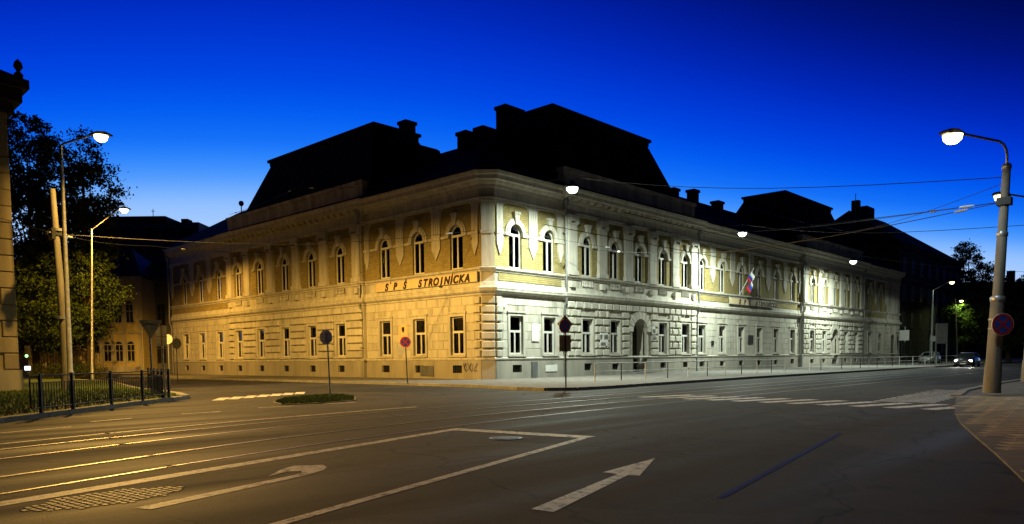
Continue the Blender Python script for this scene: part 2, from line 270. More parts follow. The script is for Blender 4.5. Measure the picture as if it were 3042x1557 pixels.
# ---------------------------------------------------------------- mesh helpers
class MB:
    def __init__(s): s.v = []; s.f = []
    def add(s, vs, fs):
        o = len(s.v); s.v += [tuple(q) for q in vs]; s.f += [tuple(i+o for i in f) for f in fs]; return s
    def box(s, x0, x1, y0, y1, z0, z1):
        return s.add([(x0, y0, z0), (x1, y0, z0), (x1, y1, z0), (x0, y1, z0), (x0, y0, z1), (x1, y0, z1), (x1, y1, z1), (x0, y1, z1)],
                     [(0, 3, 2, 1), (4, 5, 6, 7), (0, 1, 5, 4), (1, 2, 6, 5), (2, 3, 7, 6), (3, 0, 4, 7)])
    def quad(s, a, b, c, d): return s.add([a, b, c, d], [(0, 1, 2, 3)])
    def tube(s, path, r, n=8, caps=True):
        path = [Vector(p) for p in path]; rs = r if isinstance(r, (list, tuple)) else [r]*len(path)
        rings = []
        for i, p in enumerate(path):
            d = (path[min(i+1, len(path)-1)] - path[max(i-1, 0)]).normalized()
            a = Vector((0, 0, 1)) if abs(d.z) < 0.9 else Vector((1, 0, 0))
            u = d.cross(a).normalized(); w = d.cross(u).normalized()
            rings.append([p + (u*math.cos(2*PI*k/n) + w*math.sin(2*PI*k/n))*rs[i] for k in range(n)])
        o = len(s.v); s.v += [tuple(q) for rg in rings for q in rg]
        for i in range(len(rings)-1):
            for k in range(n):
                s.f.append((o+i*n+k, o+i*n+(k+1) % n, o+(i+1)*n+(k+1) % n, o+(i+1)*n+k))
        if caps:
            s.f.append(tuple(o+k for k in range(n))[::-1]); s.f.append(tuple(o+(len(rings)-1)*n+k for k in range(n)))
        return s
    def prism(s, poly, z0, z1):                       # poly in xy
        n = len(poly)
        return s.add([(x, y, z0) for x, y in poly] + [(x, y, z1) for x, y in poly],
                     [tuple(range(n))[::-1], tuple(range(n, 2*n))] + [(i, (i+1) % n, n+(i+1) % n, n+i) for i in range(n)])
    def prismY(s, poly, y0, y1):                      # poly in xz
        n = len(poly)
        return s.add([(x, y0, z) for x, z in poly] + [(x, y1, z) for x, z in poly],
                     [tuple(range(n)), tuple(range(n, 2*n))[::-1]] + [(i, n+i, n+(i+1) % n, (i+1) % n) for i in range(n)])
    def lathe(s, prof, n=16, c=(0, 0, 0)):            # prof (r,z)
        o = len(s.v)
        for r, z in prof:
            for k in range(n): s.v.append((c[0]+r*math.cos(2*PI*k/n), c[1]+r*math.sin(2*PI*k/n), c[2]+z))
        for i in range(len(prof)-1):
            for k in range(n): s.f.append((o+i*n+k, o+i*n+(k+1) % n, o+(i+1)*n+(k+1) % n, o+(i+1)*n+k))
        s.f.append(tuple(o+k for k in range(n))[::-1]); s.f.append(tuple(o+(len(prof)-1)*n+k for k in range(n)))
        return s
    def ring(s, c, r0, r1, a0, a1, y0, y1, n=16):     # arch ring in xz, thickness y
        for i in range(n):
            t0 = a0+(a1-a0)*i/n; t1 = a0+(a1-a0)*(i+1)/n
            p = [(c[0]+r*math.cos(t), c[1]+r*math.sin(t)) for r, t in ((r0, t0), (r1, t0), (r1, t1), (r0, t1))]
            s.prismY(p, y0, y1)
        return s
    def mesh(s, name, smooth=False):
        me = bpy.data.meshes.new(name); me.from_pydata(s.v, [], s.f)
        bm = bmesh.new(); bm.from_mesh(me); bmesh.ops.recalc_face_normals(bm, faces=bm.faces); bm.to_mesh(me); bm.free()
        if smooth:
            for p in me.polygons: p.use_smooth = True
            try: me.set_sharp_from_angle(angle=math.radians(40))
            except Exception: pass
        me.update(); return me
    def build(s, name, mat, parent=None, smooth=False, loc=None, rz=0.0):
        return mobj(name, s.mesh(name, smooth), mat, parent, loc, rz)
def mobj(name, me, mat, parent=None, loc=None, rz=0.0):
    if mat is not None and len(me.materials) == 0: me.materials.append(MATS[mat])
    o = bpy.data.objects.new(name, me); COL.objects.link(o)
    if parent: o.parent = parent
    if loc is not None: o.location = loc
    if rz: o.rotation_euler = (0, 0, rz)
    return o
def tag(o, label, cat, group=None):
    o['label'] = label; o['category'] = cat
    if group: o['group'] = group
    return o
def thing(name, label, cat, loc=(0, 0, 0), rz=0.0, group=None):
    o = bpy.data.objects.new(name, None); COL.objects.link(o); o.location = loc; o.rotation_euler = (0, 0, rz); o.empty_display_size = 0.2
    return tag(o, label, cat, group)
def copy_tree(o, parent=None):
    c = o.copy(); COL.objects.link(c); c.parent = parent
    for ch in o.children: copy_tree(ch, c)
    return c
def struct(o): o['kind'] = 'structure'; return o
LSIGN = -1.0
def lamp_light(parent, loc, power, col, size=0.35, spread=160, rot=(0, 0, 0), kind='AREA'):
    ld = bpy.data.lights.new('lamp_light', kind); ld.energy = power; ld.color = col
    if kind == 'POINT':
        # photometric distribution of the luminaire: power of the cosine below it and a cut-off towards the horizon
        ld.shadow_soft_size = size; ld.use_nodes = True; t = ld.node_tree; em = t.nodes['Emission']
        co = node(t, 'ShaderNodeTexCoord'); sp_ = node(t, 'ShaderNodeSeparateXYZ'); t.links.new(co.outputs['Normal'], sp_.inputs[0])
        neg = node(t, 'ShaderNodeMath', operation='MULTIPLY'); neg.inputs[1].default_value = LSIGN; t.links.new(sp_.outputs[2], neg.inputs[0])
        mx = node(t, 'ShaderNodeMath', operation='MAXIMUM'); mx.inputs[1].default_value = 0.01; t.links.new(neg.outputs[0], mx.inputs[0])
        pw = node(t, 'ShaderNodeMath', operation='POWER'); pw.inputs[1].default_value = spread[0]; t.links.new(mx.outputs[0], pw.inputs[0])
        mr = node(t, 'ShaderNodeMapRange'); mr.interpolation_type = 'SMOOTHSTEP'; mr.inputs['From Min'].default_value = spread[1]; mr.inputs['From Max'].default_value = spread[2]; t.links.new(mx.outputs[0], mr.inputs[0])
        ml_ = node(t, 'ShaderNodeMath', operation='MULTIPLY'); t.links.new(pw.outputs[0], ml_.inputs[0]); t.links.new(mr.outputs[0], ml_.inputs[1])
        last = ml_.outputs[0]
        if len(spread) > 3:      # throws forward along the arm
            mf = node(t, 'ShaderNodeMapRange'); mf.interpolation_type = 'SMOOTHSTEP'; mf.inputs['From Min'].default_value = spread[3]; mf.inputs['From Max'].default_value = spread[4]; t.links.new(sp_.outputs[0], mf.inputs[0])
            m2_ = node(t, 'ShaderNodeMath', operation='MULTIPLY'); t.links.new(last, m2_.inputs[0]); t.links.new(mf.outputs[0], m2_.inputs[1]); last = m2_.outputs[0]
        t.links.new(last, em.inputs['Strength'])
    elif kind == 'AREA': ld.shape = 'DISK'; ld.size = size; ld.spread = math.radians(spread)
    else: ld.spot_size = math.radians(spread); ld.spot_blend = 0.6; ld.shadow_soft_size = size
    o = bpy.data.objects.new('lamp_light', ld); COL.objects.link(o); o.parent = parent; o.location = loc; o.rotation_euler = rot
    return o
VIEW_RZ = TH - PI/2                                     # local +x to image right, +y away from the camera

# ================================================================ GROUND
g = MB().quad((-900, -900, 0), (1500, -900, 0), (1500, 1500, 0), (-900, 1500, 0)).build('road', 'asphalt'); struct(g)
def poly_slab(name, pts, z0, z1, mat):
    return struct(MB().prism(pts, z0, z1).build(name, mat))
def kerbs(pts, parent, z1, w=0.16, step=1.0, limit=300):
    cache = {}; cnt = 0
    P = [Vector((*p, 0)) for p in pts]
    for a, b_ in zip(P[:-1], P[1:]):
        L = (b_-a).length; n = max(1, round(L/step)); l = L/n
        key = round(l, 2)
        if key not in cache:
            hl_ = key/2-0.006; bev = 0.02
            mb = MB().prismY([(-hl_, -0.02), (hl_, -0.02), (hl_, z1+0.008), (-hl_, z1+0.008)], -w+bev, w)
            mb.box(-hl_, hl_, -w, -w+bev+0.002, -0.02, z1-bev)
            cache[key] = mb.mesh('kerb_stone')
        ang = math.atan2(b_.y-a.y, b_.x-a.x)
        for i in range(n):
            if cnt >= limit: return
            c = a+(b_-a)*((i+0.5)/n)
            mobj('kerb_stone', cache[key], 'kerb', parent, (c.x, c.y, 0), ang); cnt += 1
# pavement round the school, with its kerb
pv = [(-5.6, 75), (-6.0, 20), (-6.2, 0), (-6.6, -6), (-7.5, -9.4), (-7.5, -10.9), (-6.6, -11.75), (-4.6, -11.95), (-1.3, -11.7), (11, -11.3), (33, -11.5), (170, -11.6)]
sp = poly_slab('pavement', pv + [(170, 3), (1.5, 3), (1.5, 75)], 0.0, 0.13, 'paving')
kerbs(pv, sp, 0.13)
# grassy corner on the left, behind the black railing
lv = [(-52, -36), (-27.2, -10.3), (-25.3, -8.55), (-22.6, -5.8), (-20.7, -4.3), (-19.5, -2.9), (-18.6, 0), (-17.3, 8), (-13.2, 24), (-10.5, 75)]
lp = poly_slab('grass_verge', lv + [(-80, 75), (-80, -36)], 0.0, 0.12, 'grass')
kerbs(lv, lp, 0.12)
# pavement under the right mast
rv = [(170, -24.6), (30, -24.6), (8, -24.7), (0, -25.0), (-4, -25.6), (-8, -26.45), (-11.5, -27.2), (-14.5, -27.95), (-17.2, -28.75), (-19.5, -29.45), (-22.1, -30.2), (-24.5, -31.2), (-26.5, -33), (-27, -36)]
rp = poly_slab('corner_pavement', rv + [(-27, -60), (170, -60)], 0.0, 0.03, 'paving')
kerbs([p for p in rv[::-1] if p[0] > -5], rp, 0.06)
# slabs of the corner pavement, laid in rows
slab_mesh = {}
def slab(w, d):
    k = (round(w, 2), round(d, 2))
    if k not in slab_mesh:
        a, b_ = w/2-0.012, d/2-0.022; c = 0.012
        slab_mesh[k] = MB().add([(-a, -b_, 0), (a, -b_, 0), (a, b_, 0), (-a, b_, 0), (-a+c, -b_+c, 0.008), (a-c, -b_+c, 0.008), (a-c, b_-c, 0.008), (-a+c, b_-c, 0.008)],
            [(4, 5, 6, 7), (0, 1, 5, 4), (1, 2, 6, 5), (2, 3, 7, 6), (3, 0, 4, 7)]).mesh('paving_slab')
    return slab_mesh[k]
def kerb_y(x):
    for (x1, y1), (x0, y0) in zip(rv[:-1], rv[1:]):
        if x0 <= x <= x1: return y0+(y1-y0)*(x-x0)/(x1-x0)
    return -99
cnt = 0
rdir = VIEW_RZ
for i in range(60):
    for j in range(22):
        # rows run across the picture
        q = Vector((-24.3, -30.6, 0)) + fwd*(i*0.36) + rgt*(j*0.55 + (0.27 if i % 2 else 0))
        if q.y < kerb_y(q.x)-0.12-random.uniform(0, 0.3) and q.x < -3.6 and cnt < 300:
            rel = q-CAM; dep = rel.dot(fwd); px = CX + FPX*rel.dot(rgt)/max(dep, 0.1)
            if dep < 5.5 or px > 3130: continue
            mobj('paving_slab', slab(0.55, 0.36), 'slab', rp, (q.x, q.y, 0.0255 + random.uniform(0, 0.0015)), rdir); cnt += 1

# ---- paint and rails
def unproj_poly(name, pts, mat, z, label=None, cat='road marking', group=None):
    w = [G(x, y, z) for x, y in pts]
    o = MB().add([(p.x, p.y, z) for p in w], [tuple(range(len(w)))]).build(name, mat)
    if label: tag(o, label, cat, group)
    return o
def strip_pts(path, w):
    P = [Vector(p[:2]) for p in path]; L = []; R_ = []
    for i, p in enumerate(P):
        d = (P[min(i+1, len(P)-1)]-P[max(i-1, 0)]).normalized(); n = Vector((-d.y, d.x))
        L.append(p+n*w/2); R_.append(p-n*w/2)
    return L, R_
def strip(name, path, w, mat, z, label=None, cat='road marking', group=None, parent=None):
    L, R_ = strip_pts(path, w); mb = MB()
    for i in range(len(L)-1): mb.quad((*R_[i], z), (*R_[i+1], z), (*L[i+1], z), (*L[i], z))
    o = mb.build(name, mat, parent)
    if label: tag(o, label, cat, group)
    return o
def smooth_path(pts, n=6):
    P = [Vector((p[0], p[1], 0)) for p in pts]; out_ = []
    for i in range(len(P)-1):
        p0, p1, p2, p3 = P[max(i-1, 0)], P[i], P[i+1], P[min(i+2, len(P)-1)]
        for k in range(n):
            t = k/n
            out_.append(0.5*((2*p1)+(p2-p0)*t+(2*p0-5*p1+4*p2-p3)*t*t+(3*p1-p0-3*p2+p3)*t**3))
    out_.append(P[-1]); return [(p.x, p.y) for p in out_]
ZP = 0.004
unproj_poly('lane_line', [(0, 1490), (0, 1504), (1345, 1279), (1372, 1280), (1353, 1272)], 'paint', ZP, 'long white line rising from the left edge to the stop line corner')
unproj_poly('stop_line', [(1353, 1272), (1372, 1280), (1735, 1302), (1772, 1296)], 'paint', ZP+0.003, 'white stop line closing the near lane in front of the arrow')
unproj_poly('lane_line', [(780, 1562), (830, 1562), (1742, 1303), (1724, 1300)], 'paint', ZP+0.001, 'white lane line between the hooked arrow and the straight arrow')
unproj_poly('turn_arrow', [(400, 1509), (450, 1513), (905, 1413), (962, 1396), (971, 1388), (960, 1381), (872, 1384), (835, 1395), (796, 1415), (855, 1401), (897, 1399), (893, 1407)], 'paint', ZP+0.001, 'white hooked turn arrow painted in the left lane')
unproj_poly('straight_arrow', [(1578, 1512), (1645, 1521), (1866, 1411), (1900, 1413), (1946, 1361), (1790, 1403), (1836, 1408)], 'paint', ZP+0.001, 'big white straight arrow painted in the right lane')
unproj_poly('blue_line', [(2128, 1478), (2150, 1480), (2502, 1288), (2492, 1285)], 'paint_blue_reflection', ZP, 'faint lane line on the dark asphalt at right, blue reflection painted into its colour')
WL = [(-46, -20.8)] + [(-28.42, -15.92), (-26.31, -15.37), (-23.55, -14.85), (-20.43, -14.5), (-17.55, -14.36)]
strip('edge_line', smooth_path(WL), 0.14, 'paint', ZP, 'long white line along the tram track beside the grassy verge')
for q in ([(270, 1253), (390, 1243)], [(540, 1230), (655, 1223)], [(768, 1212), (872, 1206)], [(0, 1287), (212, 1268)], [(960, 1201), (1058, 1195)]):
    strip('lane_dash', [G(*q[0]), G(*q[1])], 0.12, 'paint', ZP, {270: 'white lane dash in front of the black railing', 540: 'white lane dash just right of the black railing', 768: 'white lane dash left of the small grass island', 0: 'white lane dash nearest the left edge', 960: 'white lane dash below the stop sign post'}[q[0][0]], 'lane dash', 'white lane dashes')
# zebra crossings
z1 = [(2277, 1193, 2427, 1187), (2361, 1198, 2503, 1192), (2447, 1203, 2583, 1196), (2530, 1208, 2662, 1201), (2625, 1213, 2745, 1205), (2722, 1219, 2842, 1209)]
zr = thing('zebra_crossing', 'worn zebra crossing of broad white bars over the right street', 'zebra crossing', tuple(G(2500, 1200)))
zb = Vector(zr.location)
c0 = Vector((-9.62, -21.65)); 
for k in range(-5, 6):
    c = Vector((-9.0, -22.1 - 0.93*k + 0.0)) + Vector((0.10, 0))*(-k)
    d = Vector((0.955, -0.30)); n_ = Vector((0.30, 0.955))
    p = [c - d*1.2 - n_*0.22, c + d*1.2 - n_*0.22, c + d*1.2 + n_*0.22, c - d*1.2 + n_*0.22]
    MB().add([(q.x-zb.x, q.y-zb.y, ZP-zb.z) for q in p], [(0, 1, 2, 3)]).build('bar', 'paint', zr)
z2 = thing('zebra_crossing', 'zebra crossing of thin white bars beside the foot of the right mast', 'zebra crossing', tuple(G(2760, 1175)))
zb = Vector(z2.location)
for k in range(11):
    t_ = k/10
    a = Vector((2598+(2770-2598)*t_, 1191+(1159-1191)*t_)); b_ = Vector((2780+(2912-2780)*t_, 1196+(1163-1196)*t_))
    A, B = G(*a), G(*b_); d = (B-A).normalized(); n_ = Vector((-d.y, d.x, 0))
    p = [A-n_*0.16, B-n_*0.16, B+n_*0.16, A+n_*0.16]
    MB().add([(q.x-zb.x, q.y-zb.y, ZP+0.002-zb.z) for q in p], [(0, 1, 2, 3)]).build('bar', 'paint', z2)
z3 = thing('zebra_crossing', 'short zebra crossing left of the small grass island', 'zebra crossing', tuple(G(730, 1180)))
zb = Vector(z3.location)
for k in range(7):
    A = Vector((-18.9+0.72*k, -4.6+0.28*k, 0)); d = Vector((0.55, 0.83, 0)); n_ = Vector((-0.83, 0.55, 0))
    p = [A-d*1.0-n_*0.2, A+d*1.0-n_*0.2, A+d*1.0+n_*0.2, A-d*1.0+n_*0.2]
    MB().add([(q.x-zb.x, q.y-zb.y, ZP-zb.z) for q in p], [(0, 1, 2, 3)]).build('bar', 'paint', z3)
# tram rails
def extend(pts, a, b_): return a + pts + b_
TA = extend([(-28.56, -16.9), (-26.65, -16.4), (-23.9, -15.85), (-21.04, -15.42), (-18.07, -15.16), (-15.9, -15.1), (-13.38, -15.15)], [(-75, -31), (-46, -22.2)], [(0, -15.2), (40, -15.3), (130, -15.4)])
TB = extend([(-28.89, -18.35), (-26.9, -17.75), (-24.2, -17.15), (-21.3, -16.85), (-18.2, -16.62), (-15.9, -16.55), (-13.3, -16.58)], [(-75, -32.6), (-46.4, -23.7)], [(0, -16.63), (40, -16.73), (130, -16.83)])
TC = extend([(-29.2, -20.4), (-27.2, -19.75), (-24.5, -19.05), (-21.4, -18.55), (-18.2, -18.22), (-15.9, -18.12), (-13.3, -18.1)], [(-75, -34.9), (-46.8, -25.9)], [(0, -18.12), (40, -18.22), (130, -18.3)])
TD = extend([(-29.5, -21.85), (-27.5, -21.2), (-24.7, -20.5), (-21.6, -20.0), (-18.3, -19.66), (-15.9, -19.56), (-13.2, -19.54)], [(-75, -36.4), (-47.2, -27.4)], [(0, -19.56), (40, -19.66), (130, -19.74)])
tracks = []
for nm, a, b_ in (('tram_track', TA, TB), ('tram_track', TC, TD)):
    lab = 'steel tram track nearer the school, set in the asphalt' if a is TA else 'steel tram track nearer the camera, beside the lane arrows'
    r = thing(nm, lab, 'tram track', (-20, -16 if a is TA else -19, 0)); tracks.append(r)
    for pth in (a, b_):
        sp_ = [(x+20, y-r.location.y) for x, y in smooth_path(pth)]
        rail = strip('rail', sp_, 0.065, 'railsteel', 0.008, parent=r)
        sgn = 0.07 if pth is a else -0.07
        strip('groove', [(x, y-sgn) for x, y in sp_], 0.05, 'groove', 0.004, parent=r)
# manhole cover
mc = G(1502, 1303)
t_ = thing('manhole_cover', 'small round iron manhole cover inside the stop line corner', 'manhole cover', (mc.x, mc.y, 0))
MB().lathe([(0.0, 0.0), (0.30, 0.0), (0.30, 0.014), (0.0, 0.014)], 20).build('rim', 'railsteel', t_)
MB().lathe([(0.0, 0.014), (0.25, 0.014), (0.25, 0.02), (0.0, 0.02)], 20).build('lid', 'iron', t_)
# lens-shaped patch of setts standing in for a brick-patterned blotch, left foreground
sp_ = thing('sett_blotch', 'pointed patch of small setts standing in for a brick-patterned blotch on the asphalt at lower left', 'cobble patch', (-29.1, -23.0, 0))
d = Vector((0.955, 0.0, 0)); A = G(60, 1520); B = G(545, 1447); ax = (B-A); L_ = ax.length; ax.normalize(); pn = Vector((-ax.y, ax.x, 0))
sm = MB().add([(-0.03, -0.05, 0), (0.03, -0.05, 0), (0.03, 0.05, 0), (-0.03, 0.05, 0), (-0.024, -0.044, 0.005), (0.024, -0.044, 0.005), (0.024, 0.044, 0.005), (-0.024, 0.044, 0.005)],
    [(4, 5, 6, 7), (0, 1, 5, 4), (1, 2, 6, 5), (2, 3, 7, 6), (3, 0, 4, 7)]).mesh('sett')
cnt = 0
nrow = int(L_/0.075)
for i in range(nrow):
    u = (i+0.5)/nrow; hw = 0.62*math.sin(PI*u)**0.8*0.75
    for j in range(-6, 7):
        w_ = j*0.115 + (0.04 if (i//2) % 2 else 0)
        if abs(w_) < hw and cnt < 300:
            q = A + ax*(u*L_) + pn*w_
            mobj('sett', sm, 'sett', sp_, (q.x+29.1, q.y+23.0, 0.001+random.uniform(0, 0.002)), math.atan2(ax.y, ax.x)+random.uniform(-0.1, 0.1)); cnt += 1
# grass island with blades
gi = [(-19.4, -9.9), (-18.9, -8.5), (-17.4, -6.6), (-15.4, -5.6), (-14.7, -6.3), (-15.4, -8.1), (-16.6, -9.8), (-18.2, -10.4)]
isl = poly_slab('grass_island', gi, 0.0, 0.03, 'grass')
kerbs(gi + [gi[0]], isl, 0.02, 0.07, 0.7)
def inside(x, y, poly):
    c = False; j = len(poly)-1
    for i in range(len(poly)):
        xi, yi = poly[i]; xj, yj = poly[j]
        if (yi > y) != (yj > y) and x < (xj-xi)*(y-yi)/(yj-yi)+xi: c = not c
        j = i
    return c
def blades(name, poly, n, z, hmin, hmax, bounds, label):
    mb = MB(); k = 0
    while k < n:
        x = random.uniform(bounds[0], bounds[1]); y = random.uniform(bounds[2], bounds[3])
        if not inside(x, y, poly): continue
        a = random.uniform(0, 2*PI); h_ = random.uniform(hmin, hmax); w_ = 0.012; lx, ly = random.uniform(-.5, .5)*h_, random.uniform(-.5, .5)*h_
        mb.add([(x-w_*math.cos(a), y-w_*math.sin(a), z), (x+w_*math.cos(a), y+w_*math.sin(a), z), (x+lx, y+ly, z+h_)], [(0, 1, 2)]); k += 1
    o = mb.build(name, 'blade'); o['kind'] = 'stuff'; tag(o, label, 'grass'); return o
blades('grass', gi, 9000, 0.03, 0.03, 0.09, (-19.5, -14.6, -10.5, -5.5), 'rough grass on the small island round the stop sign post')
lvp = [(-31, -14.2), (-27.3, -10.1), (-25.3, -8.3), (-22.6, -5.5), (-20.8, -4.0), (-19.7, -2.6), (-18.9, 0), (-18, 8), (-22, 9), (-32, 0)]
blades('grass', lvp, 16000, 0.12, 0.05, 0.16, (-32, -17.9, -14.2, 9), 'uncut grass on the verge behind the black railing')

# ================================================================ SCHOOL BUILDING
bld = thing('school_building', 'two-storey corner school with arched upper windows, rusticated ground floor and black mansard roofs', 'school', (0, 0, 0))
ROT = {'R': 0.0, 'L': -PI/2}
def S(side, s): return s if side == 'R' else -s
def fpart(name, mb, side, mat, parent=bld, smooth=False):
    return mb.build(name, mat, parent, smooth, None, ROT[side])
def fbox(mb, side, s0, s1, b0, b1, z0, z1):
    a, c = sorted((S(side, s0), S(side, s1))); return mb.box(a, c, b0, b1, z0, z1)
def wall_mb(side, s0, s1, z0, z1, b, ops, depth=0.32):
    """ops: (centre, half width, z bottom, z top, arch spring or None)"""
    mb = MB(); xs = {s0, s1}; zs = {z0, z1}
    for c, hw, zb_, zt, sg in ops: xs |= {c-hw, c+hw}; zs |= {zb_, zt}
    xs = sorted(xs); zs = sorted(zs)
    for i in range(len(xs)-1):
        for k in range(len(zs)-1):
            cx_, cz_ = (xs[i]+xs[i+1])/2, (zs[k]+zs[k+1])/2
            if any(abs(cx_-c) < hw and zb_ < cz_ < zt for c, hw, zb_, zt, sg in ops): continue
            a, d_ = S(side, xs[i]), S(side, xs[i+1])
            mb.quad((a, b, zs[k]), (d_, b, zs[k]), (d_, b, zs[k+1]), (a, b, zs[k+1]))
    for c, hw, zb_, zt, sg in ops:
        c = S(side, c); e = b+depth
        sz = sg if sg else zt
        mb.quad((c-hw, b, zb_), (c-hw, e, zb_), (c-hw, e, sz), (c-hw, b, sz)); mb.quad((c+hw, b, zb_), (c+hw, e, zb_), (c+hw, e, sz), (c+hw, b, sz))
        mb.quad((c-hw, b, zb_), (c+hw, b, zb_), (c+hw, e, zb_), (c-hw, e, zb_))
        if not sg: mb.quad((c-hw, b, zt), (c+hw, b, zt), (c+hw, e, zt), (c-hw, e, zt))
        else:
            n = 10; arc = [(c+hw*math.cos(PI*k/n), sg+hw*math.sin(PI*k/n)*(zt-sg)/hw) for k in range(n+1)]
            for k in range(n):
                (x0, y0), (x1, y1) = arc[k], arc[k+1]
                mb.quad((x0, b, y0), (x1, b, y1), (x1, e, y1), (x0, e, y0))
                cr = (c+hw, zt) if k < n/2 else (c-hw, zt)
                mb.add([(cr[0], b, cr[1]), (x0, b, y0), (x1, b, y1)], [(0, 1, 2)])
    # returns at both ends
    for q in (s0, s1):
        a = S(side, q); mb.quad((a, b, z0), (a, 0.4, z0), (a, 0.4, z1), (a, b, z1))
    return mb
GW, GZ0, GZ1 = 0.6, 1.64, 4.03
UW, UZ0, USP, UZT = 0.58, 6.95, 9.08, 9.70
SECT = {'R': [('bay', 0.57, 7.1, [2.45, 5.65]), ('ris', 7.1, 24.3, [9.42, 12.7, 15.9, 19.15, 22.6]), ('bay', 24.3, 46.7, [25.75, 29.4, 33.1, 36.9, 40.7, 44.7]),
              ('ris', 46.7, 65.3, [49.3, 52.8, 56.1, 59.6, 63.1]), ('end', 65.3, 75.2, [68.9, 72.9]), ('portal', 75.2, 81.0, [78.1])],
        'L': [('bay', 0.57, 12.2, [2.72, 6.38, 10.0]), ('ris', 12.2, 32.3, [15.0, 18.85, 22.75, 26.7, 30.5]), ('bay', 32.3, 44.9, [34.6, 38.25, 41.8])]}
DOORS = {15.9: 0.97, 56.1: 1.05, 78.1: 0.8}
BV = {'bay': 0.0, 'ris': -0.25, 'end': 0.0, 'portal': -0.12}

# --- window prototypes (local: x along wall, y inward, z up; origin centre bottom of opening)
def proto_ground():
    r = MB()
    r.box(-0.78, -0.6, -0.07, 0.0, -0.06, 2.39); r.box(0.6, 0.78, -0.07, 0.0, -0.06, 2.39); r.box(-0.78, 0.78, -0.07, 0.0, 2.39, 2.58)
    r.box(-0.86, 0.86, -0.13, 0.0, 2.58, 2.68)
    sur = r.mesh('window')
    f = MB(); y0, y1 = 0.14, 0.22
    f.box(-0.6, -0.51, y0, y1, 0, 2.39); f.box(0.51, 0.6, y0, y1, 0, 2.39); f.box(-0.51, 0.51, y0, y1, 0, 0.1); f.box(-0.51, 0.51, y0, y1, 2.3, 2.39)
    f.box(-0.51, 0.51, y0-0.03, y1, 1.36, 1.5); f.box(-0.055, 0.055, y0-0.02, y1, 0.1, 1.36)
    fr = f.mesh('frame')
    p = [MB().box(-0.51, 0.51, 0.175, 0.185, 1.5, 2.3).mesh('pane'), MB().box(-0.51, -0.055, 0.175, 0.185, 0.1, 1.36).mesh('pane'), MB().box(0.055, 0.51, 0.175, 0.185, 0.1, 1.36).mesh('pane')]
    s = MB().box(-0.82, 0.82, -0.16, 0.14, -0.14, -0.06).mesh('sill')
    c = MB()
    for k in range(14): c.box(-0.5+k*0.036, -0.5+k*0.036+0.03, 0.30+0.03*(k % 2), 0.34+0.03*(k % 2), 0.1, 2.3)
    return sur, fr, p, s, c.mesh('curtain')
def proto_upper():
    r = MB(); zs_ = USP-UZ0; rad = 0.60
    r.ring((0, zs_), 0.58, 0.80, 0, PI, -0.13, 0.0, 16); r.ring((0, zs_), 0.80, 0.93, 0, PI, -0.08, 0.0, 16)
    r.box(-1.02, -0.58, -0.15, 0.0, zs_-0.17, zs_-0.001); r.box(0.58, 1.02, -0.15, 0.0, zs_-0.17, zs_-0.001)
    sur = r.mesh('window')
    k = MB().prismY([(-0.13, zs_+0.56), (0.13, zs_+0.56), (0.22, zs_+1.18), (-0.22, zs_+1.18)], -0.22, 0.0); k.box(-0.27, 0.27, -0.26, 0.0, zs_+1.18, zs_+1.32)
    key = k.mesh('keystone')
    f = MB(); y0, y1 = 0.14, 0.22
    f.box(-0.58, -0.49, y0, y1, 0, zs_); f.box(0.49, 0.58, y0, y1, 0, zs_); f.box(-0.49, 0.49, y0, y1, 0, 0.1); f.box(-0.49, 0.49, y0-0.04, y1, zs_-0.14, zs_)
    f.box(-0.06, 0.06, y0-0.02, y1, 0.1, zs_-0.14); f.ring((0, zs_), 0.50, 0.60, 0, PI, y0, y1, 14)
    fr = f.mesh('frame')
    n = 14; arc = [(0.50*math.cos(PI*i/n), zs_+0.52*math.sin(PI*i/n)) for i in range(n+1)]
    p = [MB().prismY(arc, 0.175, 0.185).mesh('pane'), MB().box(-0.49, -0.06, 0.175, 0.185, 0.1, zs_-0.14).mesh('pane'), MB().box(0.06, 0.49, 0.175, 0.185, 0.1, zs_-0.14).mesh('pane')]
    c = MB()
    for q in range(14): c.box(-0.5+q*0.036, -0.5+q*0.036+0.03, 0.30+0.03*(q % 2), 0.34+0.03*(q % 2), 0.1, zs_)
    return sur, fr, p, key, c.mesh('curtain')
PG, PU = proto_ground(), proto_upper()
def place(side, s, b, z): return (S(side, s), b, z) if side == 'R' else (b, s, z)
def ground_window(side, s, b, parent, curtain=False, hood=True):
    w = mobj('window', PG[0], 'trim', parent, place(side, s, b, GZ0), ROT[side])
    mobj('frame', PG[1], 'woodwhite', w)
    for p in PG[2]: mobj('pane', p, 'glass', w)
    mobj('sill', PG[3], 'trim', w)
    if curtain or rw.random() < 0.45:
        c_ = mobj('curtain', PG[4], 'curtain', w)
        if rw.random() < 0.5: c_.location.x = 0.52
        if rw.random() < 0.3: mobj('curtain', PG[4], 'curtain', w).location.x = 0.52 - c_.location.x
    if rw.random() < 0.3: MB().box(-0.5, 0.5, 0.27, 0.285, 2.3-rw.uniform(0.3, 1.4), 2.3).build('blind', 'curtain', w)
    return w
def upper_window(side, s, b, parent, curtain=False, lit=False):
    w = mobj('window', PU[0], 'trim', parent, place(side, s, b, UZ0), ROT[side])
    mobj('frame', PU[1], 'woodwhite', w); mobj('keystone', PU[3], 'trim', w)
    for p in PU[2]: mobj('pane', p, 'glass', w)
    if curtain or rw.random() < 0.4:
        c_ = mobj('curtain', PU[4], 'curtain', w)
        if rw.random() < 0.5: c_.location.x = 0.52
    if lit:
        MB().box(-0.30, -0.08, 0.26, 0.28, 0.2, 1.7).build('lit_blind', 'window_lit', w)
    return w
